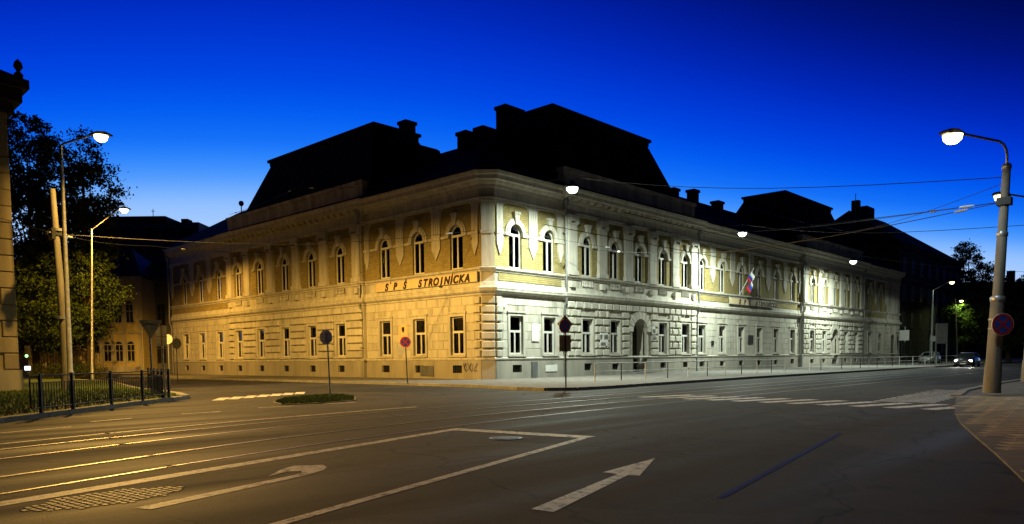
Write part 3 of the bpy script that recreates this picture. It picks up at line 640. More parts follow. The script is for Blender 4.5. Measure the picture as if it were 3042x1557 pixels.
# --- stone blocks of the ground floor: nearest 300 are objects, the rest one mesh
blk_cache = {}; blk_n = [0]; far_blocks = {'R': MB(), 'L': MB()}
def block_mb(w, h_, d_, bev):
    a, c = w/2, h_/2
    return MB().add([(-a, 0, -c), (a, 0, -c), (a, 0, c), (-a, 0, c), (-a, -d_+bev, -c), (a, -d_+bev, -c), (a, -d_+bev, c), (-a, -d_+bev, c), (-a+bev, -d_, -c+bev), (a-bev, -d_, -c+bev), (a-bev, -d_, c-bev), (-a+bev, -d_, c-bev)],
        [(0, 1, 5, 4), (1, 2, 6, 5), (2, 3, 7, 6), (3, 0, 4, 7), (4, 5, 9, 8), (5, 6, 10, 9), (6, 7, 11, 10), (7, 4, 8, 11), (8, 9, 10, 11)])
def block(side, s0, s1, z0, z1, b, proud, bev, parent, near=True):
    w, h_ = round(abs(s1-s0), 2), round(z1-z0, 2)
    if w < 0.08: return
    c = (s0+s1)/2; zc = (z0+z1)/2
    if near and blk_n[0] < 300:
        k = (w, h_, proud, bev)
        if k not in blk_cache: blk_cache[k] = block_mb(w, h_, proud, bev).mesh('stone_block')
        mobj('stone_block', blk_cache[k], 'stone', parent, place(side, c, b, zc) if False else (S(side, c), b, zc)); blk_n[0] += 1
    else:
        mb = block_mb(w, h_, proud, bev); x = S(side, c)
        far_blocks[side].add([(q[0]+x, q[1]+b, q[2]+zc) for q in mb.v], mb.f)
def rows(side, s0, s1, z0, z1, b, nrow, blen, gap, proud, bev, parent, holes, near=True, stagger=True):
    """holes: (s0, s1, z0, z1) intervals to keep clear"""
    hgt = (z1-z0)/nrow
    for r in range(nrow):
        a0, a1 = z0+r*hgt+gap/2, z0+(r+1)*hgt-gap/2
        iv = [(s0, s1)]
        for h0, h1, hz0, hz1 in holes:
            if a1 > hz0+0.02 and a0 < hz1-0.02:
                nv = []
                for p, q in iv:
                    if h1 <= p or h0 >= q: nv.append((p, q)); continue
                    if h0 > p: nv.append((p, h0))
                    if h1 < q: nv.append((h1, q))
                iv = nv
        for p, q in iv:
            n = max(1, round((q-p)/blen)); l = (q-p)/n
            off = 0.5*l if (stagger and r % 2 and n > 1) else 0
            cuts = [p] + [p+off+l*i for i in range(0 if off else 1, n)] + [q]
            for c0_, c1_ in zip(cuts[:-1], cuts[1:]):
                block(side, c0_+gap/2, c1_-gap/2, a0, a1, b, proud, bev, parent, near)
def wedge_ring(side, c, spring, r0, r1, b, proud, parent, n=9):
    for k in range(n):
        t0, t1 = PI*k/n+0.02, PI*(k+1)/n-0.02; ro = r1 if k != n//2 else r1+0.22
        x = S(side, c); pr = MB().prismY([(x+r0*math.cos(t0), spring+r0*math.sin(t0)), (x+ro*math.cos(t0), spring+ro*math.sin(t0)), (x+ro*math.cos(t1), spring+ro*math.sin(t1)), (x+r0*math.cos(t1), spring+r0*math.sin(t1))], b-proud, b)
        pr.build('voussoir', 'stone', parent)
rw = random.Random(5)
CURT_G = {('R', 12.7), ('R', 22.6), ('L', 34.6), ('R', 40.7), ('L', 15.0), ('R', 63.1)}
CURT_U = {('R', 12.7), ('R', 15.9), ('R', 19.15), ('R', 29.4), ('L', 18.85), ('L', 26.7), ('R', 9.42), ('R', 52.8)}
for side in ('R', 'L'):
    for kind, s0, s1, wins in SECT[side]:
        b = BV[kind]; near = (s1 < 33)
        # plinth
        ops = []
        for c in wins:
            if c in DOORS: continue
            ops.append((c, 0.42, 0.5, 0.98, None))
        dops = [(c, DOORS[c], 0.0, 1.4, None) for c in wins if c in DOORS]
        pl = fpart('plinth', wall_mb(side, s0, s1, 0.0, 1.4, b-0.07, ops+dops, 0.3), side, 'plinth')
        for c, hw, q0, q1, _ in ops:
            gr = MB(); x = S(side, c)
            gr.box(x-hw, x+hw, b+0.1, b+0.12, q0, q1)
            o_ = fpart('basement_window', gr, side, 'dark', pl) if False else gr.build('basement_window', 'dark', pl)
            if near:
                gb = MB()
                for i in range(5): gb.box(x-hw+0.1+i*0.16-0.012, x-hw+0.1+i*0.16+0.012, b+0.05, b+0.075, q0, q1)
                gb.build('grille', 'iron', pl)
        # ground floor wall
        gop = []
        for c in wins:
            if c in DOORS: gop.append((c, DOORS[c], 1.4, 3.25+DOORS[c], 3.25))
            else: gop.append((c, GW, GZ0, GZ1, None))
        gw = fpart('wall', wall_mb(side, s0, s1, 1.4, 5.25, b, gop), side, 'plaster')
        holes = []
        for c in wins:
            if c in DOORS: holes.append((c-DOORS[c]-0.5, c+DOORS[c]+0.5, 0, 3.25+DOORS[c]+0.42))
            else: holes.append((c-0.80, c+0.80, GZ0-0.15, GZ1+0.27))
        if kind == 'ris':
            rows(side, s0+0.02, s1-0.02, 1.46, 5.22, b, 7, 0.86 if side == 'R' else 2.6, 0.13, 0.16, 0.04, gw, holes, near and side == 'R' or side == 'L', stagger=(side == 'R'))
        elif kind == 'bay' and near:
            rows(side, s0+(0.62), s1-0.02, 1.46, 5.22, b, 7, 1.15, 0.025, 0.03, 0.012, gw, holes, True)
        elif kind == 'portal':
            rows(side, s0+0.1, s0+1.4, 1.46, 5.22, b, 7, 1.3, 0.08, 0.1, 0.03, gw, [], False); rows(side, s1-1.4, s1-0.1, 1.46, 5.22, b, 7, 1.3, 0.08, 0.1, 0.03, gw, [], False)
        else:
            rows(side, s0+0.02, s1-0.02, 1.46, 5.22, b, 7, 1.3, 0.03, 0.03, 0.012, gw, holes, False)
        for c in wins:
            if c in DOORS:
                hw = DOORS[c]; x = S(side, c)
                if kind != 'portal': wedge_ring(side, c, 3.25, hw+0.02, hw+0.62, b, 0.12, gw)
                dr = MB(); dr.box(x-hw, x+hw, b+0.9, b+0.96, 0.0, 3.25); n = 12
                dr.prismY([(x+hw*math.cos(PI*k/n), 3.25+hw*math.sin(PI*k/n)) for k in range(n+1)], b+0.9, b+0.96)
                do = fpart('door', dr, side, 'doorwood')
                for sg in (-1, 1):
                    for q0, q1 in ((0.3, 1.1), (1.3, 2.2), (2.35, 3.1)):
                        e0, e1 = sorted((sg*0.08*hw, sg*0.85*hw)); MB().box(x+e0, x+e1, b+0.87, b+0.9, q0, q1).build('panel', 'doorwood', do)
                MB().tube([(x+0.08, b+0.85, 1.0), (x+0.08, b+0.85, 1.25)], 0.02).build('handle', 'galv', do)
                # deep reveal of the entrance
                rv_ = MB()
                for sg in (-1, 1): rv_.quad((x+sg*hw, b+0.2, 0), (x+sg*hw, b+0.95, 0), (x+sg*hw, b+0.95, 3.25), (x+sg*hw, b+0.2, 3.25))
                for k in range(12):
                    p0 = (x+hw*math.cos(PI*k/12), 3.25+hw*math.sin(PI*k/12)); p1 = (x+hw*math.cos(PI*(k+1)/12), 3.25+hw*math.sin(PI*(k+1)/12))
                    rv_.quad((p0[0], b+0.2, p0[1]), (p1[0], b+0.2, p1[1]), (p1[0], b+0.95, p1[1]), (p0[0], b+0.95, p0[1]))
                fpart('door_reveal', rv_, side, 'plaster')
                st = MB().box(x-hw-0.25, x+hw+0.25, b-0.55, b+0.3, 0.1, 0.27); fpart('door_step', st, side, 'kerb')
            else:
                ground_window(side, c, b, bld, (side, c) in CURT_G)
        # band between floors
        fpart('wall', wall_mb(side, s0, s1, 5.25, 6.9, b, []), side, 'plaster')
        # upper wall in brick
        uops = [(c, UW, UZ0, UZT, USP) for c in wins if kind != 'portal']
        uw = fpart('brick_wall', wall_mb(side, s0, s1, 6.9, 10.86, b, uops), side, 'brick' if kind != 'portal' else 'plaster')
        if kind != 'portal':
            for c in wins: upper_window(side, c, b, bld, (side, c) in CURT_U, side == 'L' and c == 34.6)
        fpart('frieze', wall_mb(side, s0, s1, 10.86, 12.3, b-0.06, []), side, 'trim')
        # pilasters
        if kind == 'ris':
            mids = [(p+q)/2 for p, q in zip(wins[:-1], wins[1:])]
            edges = [s0+0.55] + mids + [s1-0.55]
            for e in edges:
                x = S(side, e); w_ = 0.47
                pm = MB().box(x-w_, x+w_, b-0.2, b, 6.95, 10.35); pm.box(x-w_-0.07, x+w_+0.07, b-0.27, b, 6.9, 7.2)
                po = fpart('pilaster', pm, side, 'trim')
                cp = MB().box(x-w_-0.04, x+w_+0.04, b-0.25, b, 10.2, 10.3); cp.box(x-w_-0.1, x+w_+0.1, b-0.30, b, 10.45, 10.86)
                for q in (-1, 1): cp.tube([(x+q*(w_-0.05), b-0.34, 10.4), (x+q*(w_-0.05), b, 10.4)], 0.13, 10)
                cp.build('capital', 'trim', po)
                MB().box(x-0.2, x+0.2, b-0.24, b, 6.1, 6.5).build('pedestal', 'trim', po)
            for c in wins:
                x = S(side, c); bl = MB().box(x-0.62, x+0.62, b-0.02, b+0.01, 6.2, 6.6); fo = fpart('baluster_dark_panel', bl, side, 'dark')  # flat dark panel on the wall face behind the balusters
                for i in range(7):
                    xx = x-0.54+i*0.18
                    MB().lathe([(0.03, 0), (0.06, 0.1), (0.035, 0.24), (0.05, 0.4)], 8, (xx, b-0.05, 6.2)).build('baluster', 'trim', fo, True)
        elif kind in ('bay', 'end'):
            mids = [(p+q)/2 for p, q in zip(wins[:-1], wins[1:])]
            ed = ([s0+0.35] if s0 > 1 else [1.0]) + mids + [s1-0.3]
            for i, e in enumerate(ed):
                x = S(side, e); w_ = 0.4 if 0 < i < len(ed)-1 else 0.27
                pm = MB().prismY([(x-w_, 10.86), (x-w_, 8.35), (x, 7.65), (x+w_, 8.35), (x+w_, 10.86)], b-0.1, b)
                for sg in (-1, 1):     # rounded shoulders under the frieze
                    q = [(x+sg*(w_+0.42), 10.86), (x+sg*w_, 10.86), (x+sg*w_, 10.44)] + [(x+sg*(w_+0.42-0.42*math.cos(t)), 10.44+0.42*math.sin(t)) for t in (0.4, 0.8, 1.2)]
                    pm.prismY(q, b-0.06, b)
                po = fpart('pendant_pilaster', pm, side, 'trim')
                for q in (-0.2, 0, 0.2):
                    if w_ > 0.3: MB().box(x+q-0.035, x+q+0.035, b-0.103, b-0.09, 9.2, 10.5).build('flute', 'plinth', po)
                MB().box(x-w_-0.05, x+w_+0.05, b-0.16, b, USP-0.17, USP-0.002).build('pilaster_band', 'trim', po)
            # impost band between pilaster and window, brick panel under the sill
            im = MB()
            pts = sorted([(c-1.02, c+1.02) for c in wins]); cur = s0+0.1
            for p, q in pts + [(s1-0.05, s1)]:
                if p > cur: fbox(im, side, cur, p, b-0.08, b, USP-0.16, USP-0.01)
                cur = q
            fpart('impost_band', im, side, 'trim')
            if not (side == 'L' and s0 < 1): fpart('brick_panel', fbox(MB(), side, s0+0.3, s1-0.2, b-0.03, b, 6.12, 6.58), side, 'brick')
for side in ('R', 'L'):
    o_ = fpart('stone_courses', far_blocks[side], side, 'stone'); o_['kind'] = 'stuff'
# chamfered corner with quoins
ch = MB().quad((0, 0.57, 0), (0.57, 0, 0), (0.57, 0, 12.3), (0, 0.57, 12.3)); cw = ch.build('corner_wall', 'plaster', bld)
CA = -PI/4
for r in range(7):
    z0_ = 1.46+r*0.537; me_ = block_mb(0.80, 0.40, 0.15, 0.03).mesh('quoin')
    mobj('quoin', me_, 'stone', cw, (0.285, 0.285, z0_+0.25), CA)
    for side in ('R', 'L'):
        l_ = 0.62 if r % 2 else 0.5; mq = block_mb(l_-0.03, 0.40, 0.15, 0.03).mesh('quoin')
        mobj('quoin', mq, 'stone', cw, place(side, 0.6+l_/2, 0.0, z0_+0.25), ROT[side])
q_ = MB().box(-0.36, 0.36, -0.08, 0, 6.95, 10.86); q_.box(-0.40, 0.40, -0.13, 0, USP-0.17, USP); q0_ = MB().box(-0.42, 0.42, -0.07, 0.1, 0, 1.4)
mobj('corner_pilaster', q_.mesh('corner_pilaster'), 'trim', bld, (0.285, 0.285, 0), CA); mobj('corner_plinth', q0_.mesh('corner_plinth'), 'plinth', bld, (0.285, 0.285, 0), CA)

# mouldings swept round the whole plan
PATH = [(0, 44.9), (0, 32.3), (-.25, 32.3), (-.25, 12.2), (0, 12.2), (0, .57), (.57, 0), (7.1, 0), (7.1, -.25), (24.3, -.25), (24.3, 0), (46.7, 0), (46.7, -.25), (65.3, -.25), (65.3, 0), (75.2, 0), (75.2, -.12), (81, -.12)]
def offs(path, o):
    P = [Vector(p) for p in path]; res = []
    for i, p in enumerate(P):
        ns = []
        if i > 0: d_ = (p-P[i-1]).normalized(); ns.append(Vector((d_.y, -d_.x)))
        if i < len(P)-1: d_ = (P[i+1]-p).normalized(); ns.append(Vector((d_.y, -d_.x)))
        if len(ns) == 1: res.append(p+ns[0]*o)
        else:
            m_ = (ns[0]+ns[1]); k = 1+ns[0].dot(ns[1]); res.append(p+m_*(o/max(k, 0.3)))
    return res
for a in (1,):   # make sure outward is on the street side
    t0_ = offs(PATH, 0.1)[0]; SGN = 1.0 if t0_.x < 0 else -1.0
def moulding(name, prof, mat, parent=bld, path=PATH):
    """prof: list of (outward, z), swept along the plan"""
    mb = MB(); rings = [[(q.x, q.y, z) for q in offs(path, SGN*o)] for o, z in prof]
    for j in range(len(prof)-1):
        for i in range(len(path)-1):
            mb.quad(rings[j][i], rings[j][i+1], rings[j+1][i+1], rings[j+1][i])
    n = len(prof)
    for e in (0, len(path)-1): mb.add([rings[j][e] for j in range(n)], [tuple(range(n))])
    return mb.build(name, mat, parent)
moulding('plinth_ledge', [(0, 1.30), (0.10, 1.30), (0.12, 1.36), (0.12, 1.41), (0.06, 1.46), (0, 1.46)], 'trim')
moulding('string_course', [(0, 5.22), (0.08, 5.24), (0.10, 5.34), (0.22, 5.40), (0.30, 5.48), (0.32, 5.60), (0.34, 5.62), (0.34, 5.70), (0.10, 5.76), (0.06, 6.02), (0, 6.04)], 'trim')
moulding('sill_course', [(0, 6.62), (0.08, 6.63), (0.10, 6.72), (0.20, 6.78), (0.22, 6.88), (0.0, 6.95)], 'trim')
moulding('architrave', [(0.06, 10.82), (0.12, 10.84), (0.12, 10.98), (0.16, 11.0), (0.16, 11.08), (0.06, 11.12)], 'trim')
moulding('cornice', [(0.06, 11.60), (0.16, 11.62), (0.18, 11.78), (0.34, 11.90), (0.38, 11.98), (0.58, 12.02), (0.60, 12.24), (0.68, 12.34), (0.72, 12.50), (0.0, 12.52)], 'trim')
# brackets of the cornice on the projecting sections
bk = block_mb(0.18, 0.26, 0.40, 0.04).mesh('bracket')
for side, s0, s1, b in (('R', 7.1, 24.3, -.25), ('L', 12.2, 32.3, -.25)):
    n = int((s1-s0)/0.8)
    for i in range(n):
        mobj('bracket', bk, 'trim', bld, place(side, s0+0.4+i*(s1-s0-0.8)/(n-1), b-0.05, 11.84), ROT[side])
# attic parapets
for side, s0, s1 in (('R', 7.1, 24.3), ('L', 12.2, 32.3), ('R', 46.7, 65.3)):
    at = fbox(MB(), side, s0, s1, -0.12, 0.35, 12.5, 13.75); at = fbox(at, side, s0-0.08, s1+0.08, -0.24, 0.43, 13.75, 14.0)
    fpart('attic_parapet', at, side, 'plaster')
# main roofs
RW, RZ = 6.0, 16.7
rm = MB()
e = 0.75
A0, A1, A2, A3 = (-e, 45.2, 12.52), (-e, 0.3, 12.52), (0.3, -e, 12.52), (81, -e, 12.52)
R0, R1, R2 = (RW, 41.5, RZ), (RW, RW, RZ), (81, RW, RZ)
B0, B1, B2 = (12.5, 45.2, 12.52), (12.5, 12.5, 12.52), (81, 12.5, 12.52)
rm.add([A0, A1, R1, R0], [(0, 1, 2, 3)]); rm.add([A1, A2, R1], [(0, 1, 2)]); rm.add([A2, A3, R2, R1], [(0, 1, 2, 3)])
rm.add([B0, B1, R1, R0], [(0, 1, 2, 3)]); rm.add([B1, B2, R2, R1], [(0, 1, 2, 3)]); rm.add([A0, R0, B0], [(0, 1, 2)]); rm.add([A3, R2, B2], [(0, 1, 2)])
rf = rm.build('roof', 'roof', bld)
# back walls close the wings
bw = MB().box(12.0, 12.3, 12.0, 44.9, 0, 12.5).box(12.3, 81, 12.0, 12.3, 0, 12.5).box(0.01, 12.0, 44.6, 44.9, 0, 12.5).box(80.7, 81, 0.0, 12.0, 0, 12.5)
bw.build('rear_wall', 'plaster', bld)
MB().box(0.5, 81, 0.6, 12, 5.4, 5.6).box(0.5, 12, 12.0, 44.5, 5.4, 5.6).box(0.6, 80.5, 0.7, 12, 11.2, 11.4).box(0.6, 12, 12.0, 44.5, 11.2, 11.4).build('floor_slab', 'room', bld)
MB().box(3.0, 80.5, 3.4, 3.6, 0.3, 11.2).box(3.4, 3.6, 3.6, 44.5, 0.3, 11.2).build('inner_wall', 'room', bld)
# pavilion mansards
for side, s0, s1, d1, zt in (('R', 7.1, 24.3, 7.0, 19.0), ('L', 12.2, 32.3, 7.0, 18.85), ('R', 46.7, 65.3, 7.5, 19.1)):
    i0, i1 = (2.6, 2.5); mb = MB()
    def q(s, b_, z): return (S(side, s), b_, z)
    lo = [q(s0, 0.36, 12.6), q(s1, 0.36, 12.6), q(s1, 11.2, 12.6), q(s0, 11.2, 12.6)]
    hi = [q(s0+i0, 3.0, zt), q(s1-i1, 3.0, zt), q(s1-i1, d1, zt), q(s0+i0, d1, zt)]
    mb.add(lo+hi, [(0, 1, 5, 4), (1, 2, 6, 5), (2, 3, 7, 6), (3, 0, 4, 7), (4, 5, 6, 7)])
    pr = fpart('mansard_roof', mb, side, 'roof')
    cm = MB()
    a, c = sorted((S(side, s0+i0-0.32), S(side, s1-i1+0.32)))
    cm.box(a, c, 2.68, d1+0.32, zt+0.05, zt+0.28); cm.box(a+0.14, c-0.14, 2.84, d1+0.16, zt-0.25, zt+0.05)
    cm.build('roof_cornice', 'roof', pr)
    # standing seams / lightning wire on the ridge
    ns = int((s1-s0)/1.2)
    sm_ = MB()
    for k in range(1, ns):
        u = k/ns; p0 = Vector(lo[0]).lerp(Vector(lo[1]), u); p1 = Vector(hi[0]).lerp(Vector(hi[1]), u); sm_.tube([p0+Vector((0, -0.02, 0)), p1+Vector((0, -0.02, 0))], 0.03, 4, False)
    sm_.build('roof_seam', 'roof', pr)
def chimney(x0, x1, y0, y1, z0, z1, pots=0):
    mb = MB().box(x0, x1, y0, y1, z0, z1-0.25); mb.box(x0-0.1, x1+0.1, y0-0.1, y1+0.1, z1-0.25, z1)
    c_ = mb.build('chimney', 'chimney', rf)
    for k in range(pots):
        xx = x0+(x1-x0)*(k+0.5)/pots; MB().lathe([(0.14, 0), (0.12, 0.4)], 10, (xx, (y0+y1)/2, z1)).build('chimney_pot', 'chimney', c_)
chimney(5.6, 7.1, 7.6, 8.5, 14, 17.65); chimney(7.35, 9.1, 7.6, 8.5, 14, 18.35)
chimney(9.75, 11.75, 7.6, 8.6, 14, 20.45)
chimney(6.6, 7.6, 15.5, 16.4, 14, 20.35)
chimney(31.6, 32.6, 6.2, 7.0, 14, 17.5); chimney(35.4, 36.4, 6.2, 7.0, 14, 17.95, 0); chimney(40.4, 41.6, 6.2, 7.0, 14, 17.55)
# small dormer and ball finial on the left roof
dm = MB().prismY([(-0.6, 0), (0.6, 0), (0.35, 0.55), (0, 0.75), (-0.35, 0.55)], -1.2, 0.4)
dm.build('dormer', 'roof', rf, False, (5.6, 11.2, 16.35), -PI/2)
MB().tube([(0, 0, 0), (0, 0, 0.7)], 0.05).lathe([(0.02, 0.6), (0.2, 0.72), (0.27, 0.92), (0.2, 1.12), (0.02, 1.2)], 12).build('ball_finial', 'roof', rf, True, (RW, 41.5, RZ-0.1))
# downpipes
for side, s, b in (('L', 12.35, 0.0), ('R', 6.95, 0.0), ('R', 24.5, 0.0), ('R', 46.5, 0.0), ('L', 44.5, 0.0), ('R', 65.5, 0.0)):
    x = S(side, s)
    dp = MB().tube([(x, -0.75, 12.3), (x, -0.42, 11.7), (x, -0.42, 6.8), (x, -0.46, 5.9), (x, -0.46, 5.2), (x, -0.28, 4.8), (x, -0.28, 1.5), (x, -0.28, 0.1)], 0.075, 10)
    dpo = fpart('downpipe', dp, side, 'zinc', bld, True)
    MB().lathe([(0.08, 0), (0.19, 0.25), (0.19, 0.5)], 12, (x, -0.44, 11.3)).build('hopper', 'zinc', dpo, True)
    for z in (2.2, 4.2, 7.5, 9.6): MB().box(x-0.1, x+0.1, -0.45, -0.2, z, z+0.06).build('pipe_clip', 'zinc', dpo)
# name boards with lettering
def text_mesh(body, size, extrude=0.012, shear=0.28, space=1.0):
    cu = bpy.data.curves.new('letters', 'FONT'); cu.body = body; cu.size = size; cu.extrude = extrude; cu.shear = shear; cu.align_x = 'CENTER'; cu.align_y = 'CENTER'; cu.space_character = space; cu.offset = 0.03
    to = bpy.data.objects.new('letters_tmp', cu); COL.objects.link(to); bpy.context.view_layer.update()
    me = bpy.data.meshes.new_from_object(to.evaluated_get(bpy.context.evaluated_depsgraph_get()))
    bpy.data.objects.remove(to); bpy.data.curves.remove(cu)
    me.transform(Matrix.Rotation(PI/2, 4, 'X')); me.materials.clear(); return me
def letter_row(parent, body, size, adv, shear, loc):
    x = -adv*(len(body)-1)/2; h2 = 0.36*size
    for ch_ in body:
        c_ = {'Š': 'S', 'Í': 'I'}.get(ch_, ch_)
        px_, pz = loc[0]+x, loc[2]
        if ch_ == "'": MB().prismY([(px_-0.08, pz+h2-0.02), (px_-0.02, pz+h2-0.02), (px_+0.06, pz+h2+0.16), (px_-0.02, pz+h2+0.16)], loc[1]-0.012, loc[1]+0.012).build('letter', 'letter', parent)
        elif ch_ != ' ': mobj('letter', text_mesh(c_, size, shear=shear), 'letter', parent, (px_, loc[1], pz))
        if ch_ == 'Š': MB().add([(px_+0.12+dx, loc[1]+dy, pz+h2+dz) for dy in (-0.012, 0.012) for dx, dz in ((0, 0.05), (0.10, 0.20), (0.18, 0.20), (0.04, 0.0), (0, 0.0), (-0.06, 0.20), (0.01, 0.20))], [(0, 1, 2, 3), (7, 8, 9, 10), (0, 4, 5, 6), (7, 11, 12, 13), (3, 4, 0)]).build('accent', 'letter', parent)
        if ch_ == 'Í': MB().prismY([(px_+0.08, pz+h2+0.02), (px_+0.15, pz+h2+0.02), (px_+0.26, pz+h2+0.20), (px_+0.17, pz+h2+0.20)], loc[1]-0.012, loc[1]+0.012).build('accent', 'letter', parent)
        x += adv*(0.78 if ch_ in "I'ÍN" else 1.0)
def name_board(side, s0, s1, z0, z1, b, txt, size, sx, off):
    x0, x1 = sorted((S(side, s0), S(side, s1)))
    bd = MB().box(x0, x1, b-0.07, b-0.01, z0, z1); bo = fpart('name_board', bd, side, 'board')
    fm = MB().box(x0-0.04, x1+0.04, b-0.09, b-0.01, z1, z1+0.05).box(x0-0.04, x1+0.04, b-0.09, b-0.01, z0-0.05, z0).box(x0-0.04, x0, b-0.09, b-0.01, z0, z1).box(x1, x1+0.04, b-0.09, b-0.01, z0, z1)
    fm.build('board_frame', 'trim', bo)
    letter_row(bo, txt, size, sx, 0.28, ((x0+x1)/2+off, b-0.085, (z0+z1)/2-0.07))
    return bo
name_board('L', 0.75, 10.8, 6.08, 6.62, -0.12, "S'P Š  STROJNÍCKA", 0.66, 0.52, 0.35)
name_board('R', 30.4, 39.9, 6.08, 6.60, -0.20, "S P Š  STROJNÍCKA", 0.62, 0.50, 1.1)
# plaques, boxes and graffiti on the walls
def plaque(side, s, z0, z1, w, b, mat, name='plaque', th=0.05):
    x = S(side, s); o_ = fpart(name, MB().box(x-w/2, x+w/2, b-th, b, z0, z1), side, mat); return o_
pq = plaque('R', 4.2, 2.46, 3.6, 0.7, -0.035, 'signwhite')
pq = plaque('L', 8.0, 2.4, 3.75, 0.95, -0.035, 'board'); x = S('L', 8.0)
MB().prismY([(x-0.13, 3.55), (x+0.13, 3.55), (x+0.13, 3.32), (x, 3.15), (x-0.13, 3.32)], -0.1, -0.085).build('crest', 'letter', pq)
for dx in (-.4, .4):
    for z in (2.48, 3.67): MB().lathe([(0.03, 0), (0.03, 0.02)], 8, (0, 0, 0)).box(x+dx-0.02, x+dx+0.02, -0.11, -0.085, z-0.02, z+0.02).build('stud', 'iron', pq)
pq = plaque('R', 17.65, 3.1, 3.75, 0.42, -0.36, 'signwhite'); plaque('R', 17.75, 2.6, 2.95, 0.5, -0.36, 'signwhite', 'notice')
plaque('R', 11.2, 2.2, 3.1, 0.9, -0.36, 'signwhite', 'notice'); plaque('R', 27.6, 2.3, 2.7, 0.4, -0.05, 'dark', 'notice'); plaque('R', 35.0, 2.5, 3.3, 1.0, -0.05, 'dark', 'plaque')
plaque('R', 1.05, 4.55, 4.75, 0.75, -0.12, 'signwhite', 'street_name_plate', 0.03)
plaque('R', 4.0, 0.15, 1.15, 0.5, -0.08, 'zinc', 'meter_box', 0.12); plaque('R', 5.75, 0.5, 0.95, 1.2, -0.09, 'signwhite', 'poster', 0.01)
plaque('L', 5.6, 0.3, 0.95, 1.3, -0.09, 'zinc', 'meter_box', 0.05)
gmb = MB(); random.seed(3)
def scrib(x0, z0, pts, w=0.02):
    for (a, b_), (c, d_) in zip(pts[:-1], pts[1:]):
        v = Vector((c-a, d_-b_)); n_ = Vector((-v.y, v.x)).normalized()*w
        gmb.quad((x0+a-n_.x, -0.079, z0+b_-n_.y), (x0+c-n_.x, -0.079, z0+d_-n_.y), (x0+c+n_.x, -0.079, z0+d_+n_.y), (x0+a+n_.x, -0.079, z0+b_+n_.y))
for k in range(5):
    x0 = S('L', 2.1)+k*0.24; pts = [(0.12*math.sin(i*1.3+k*2.1)+0.03*i*(-1)**k, 0.24*math.sin(i*0.9+k)+0.05*math.cos(3*i)) for i in range(9)]
    scrib(x0, 0.85, pts)
fpart('graffiti', gmb, 'L', 'scribble')
random.seed(11)
# bracket for the flag, flag
fl = thing('flag', 'white, blue and red flag hanging from a slanted pole on the school front', 'flag', (32.4, -0.1, 7.1))
MB().tube([(0, 0, -0.3), (-0.35, -1.6, 2.1)], 0.025, 8).build('flagpole', 'signwhite', fl)
for k, (mt, nm) in enumerate((('flagwhite', 'white_stripe'), ('flagblue', 'blue_stripe'), ('flagred', 'red_stripe'))):
    mb = MB(); n = 8
    a0 = Vector((-0.35, -1.6, 2.05)); dirp = Vector((0.35, 1.6, -2.4)).normalized()
    for i in range(n):
        for j in range(1):
            def pt(u, v):
                base = a0 + dirp*(0.08+v*0.36)
                return base + Vector((0.16*math.sin(u*7+v*2)*0.5+0.02*u, 0.15*math.sin(u*9+v), -1.35*u))
            mb.quad(pt(i/n, k), pt((i+1)/n, k), pt((i+1)/n, k+1), pt(i/n, k+1))
    o_ = mb.build(nm, mt, fl, True); md = o_.modifiers.new('thick', 'SOLIDIFY'); md.thickness = 0.008

# ================================================================ OTHER BUILDINGS
def simple_window(parent, x, z, w, h_, y=0.0, mat_f='woodwhite', arch=False):
    f = MB().box(x-w/2-0.08, x+w/2+0.08, y-0.06, y-0.002, z+h_, z+h_+0.1).box(x-w/2-0.08, x-w/2, y-0.06, y-0.002, z, z+h_).box(x+w/2, x+w/2+0.08, y-0.06, y-0.002, z, z+h_).box(x-w/2-0.1, x+w/2+0.1, y-0.1, y-0.002, z-0.1, z)
    f.box(x-0.03, x+0.03, y-0.04, y-0.002, z, z+h_).box(x-w/2, x+w/2, y-0.04, y-0.002, z+h_*0.62, z+h_*0.62+0.06)
    if arch: f.ring((x, z+h_), w/2, w/2+0.14, 0, PI, y-0.1, y-0.002, 10)
    fo = f.build('window', mat_f, parent)
    g_ = MB().box(x-w/2, x+w/2, y-0.02, y-0.005, z, z+h_)
    if arch: g_.prismY([(x+w/2*math.cos(PI*k/8), z+h_+w/2*math.sin(PI*k/8)) for k in range(9)], y-0.02, y-0.005)
    g_.build('pane', 'darkpane', fo)
    return fo
# yellow house beyond the left street
yo = Dp(428, 1090, 80); yo.z = 0
yh = thing('yellow_house', 'small yellow house with arched windows and pilasters beyond the tree', 'house', yo, VIEW_RZ)
MB().box(-14, 0, 0, 9, 0, 10.3).build('wall', 'ochre', yh)
MB().box(-14.2, 0.2, -0.22, 0.0, 10.0, 10.45).build('cornice', 'trim', yh); MB().box(-14.1, 0.1, -0.12, 0, 4.4, 4.65).build('string_course', 'trim', yh); MB().box(-14.1, 0.05, -0.1, 0, 0, 0.9).build('plinth', 'trim', yh)
for k in range(9):
    x = -1.3-k*1.25
    simple_window(yh, x, 1.5, 0.72, 1.7, 0, 'trim', True)
    simple_window(yh, x, 5.6, 0.72, 1.9, 0, 'trim', True)
    MB().box(x-0.78, x-0.5, -0.13, 0, 0.9, 10.0).build('pilaster', 'trim', yh)
MB().box(-0.42, -0.1, -0.13, 0, 0.9, 10.0).build('pilaster', 'trim', yh)
MB().add([(-14.3, -0.4, 10.45), (0.3, -0.4, 10.45), (0.3, 9.4, 10.45), (-14.3, 9.4, 10.45), (-11, 4.5, 14.0), (-3, 4.5, 14.0)], [(0, 1, 5, 4), (1, 2, 5), (2, 3, 4, 5), (3, 0, 4), (0, 3, 2, 1)]).build('roof', 'slate', yh)
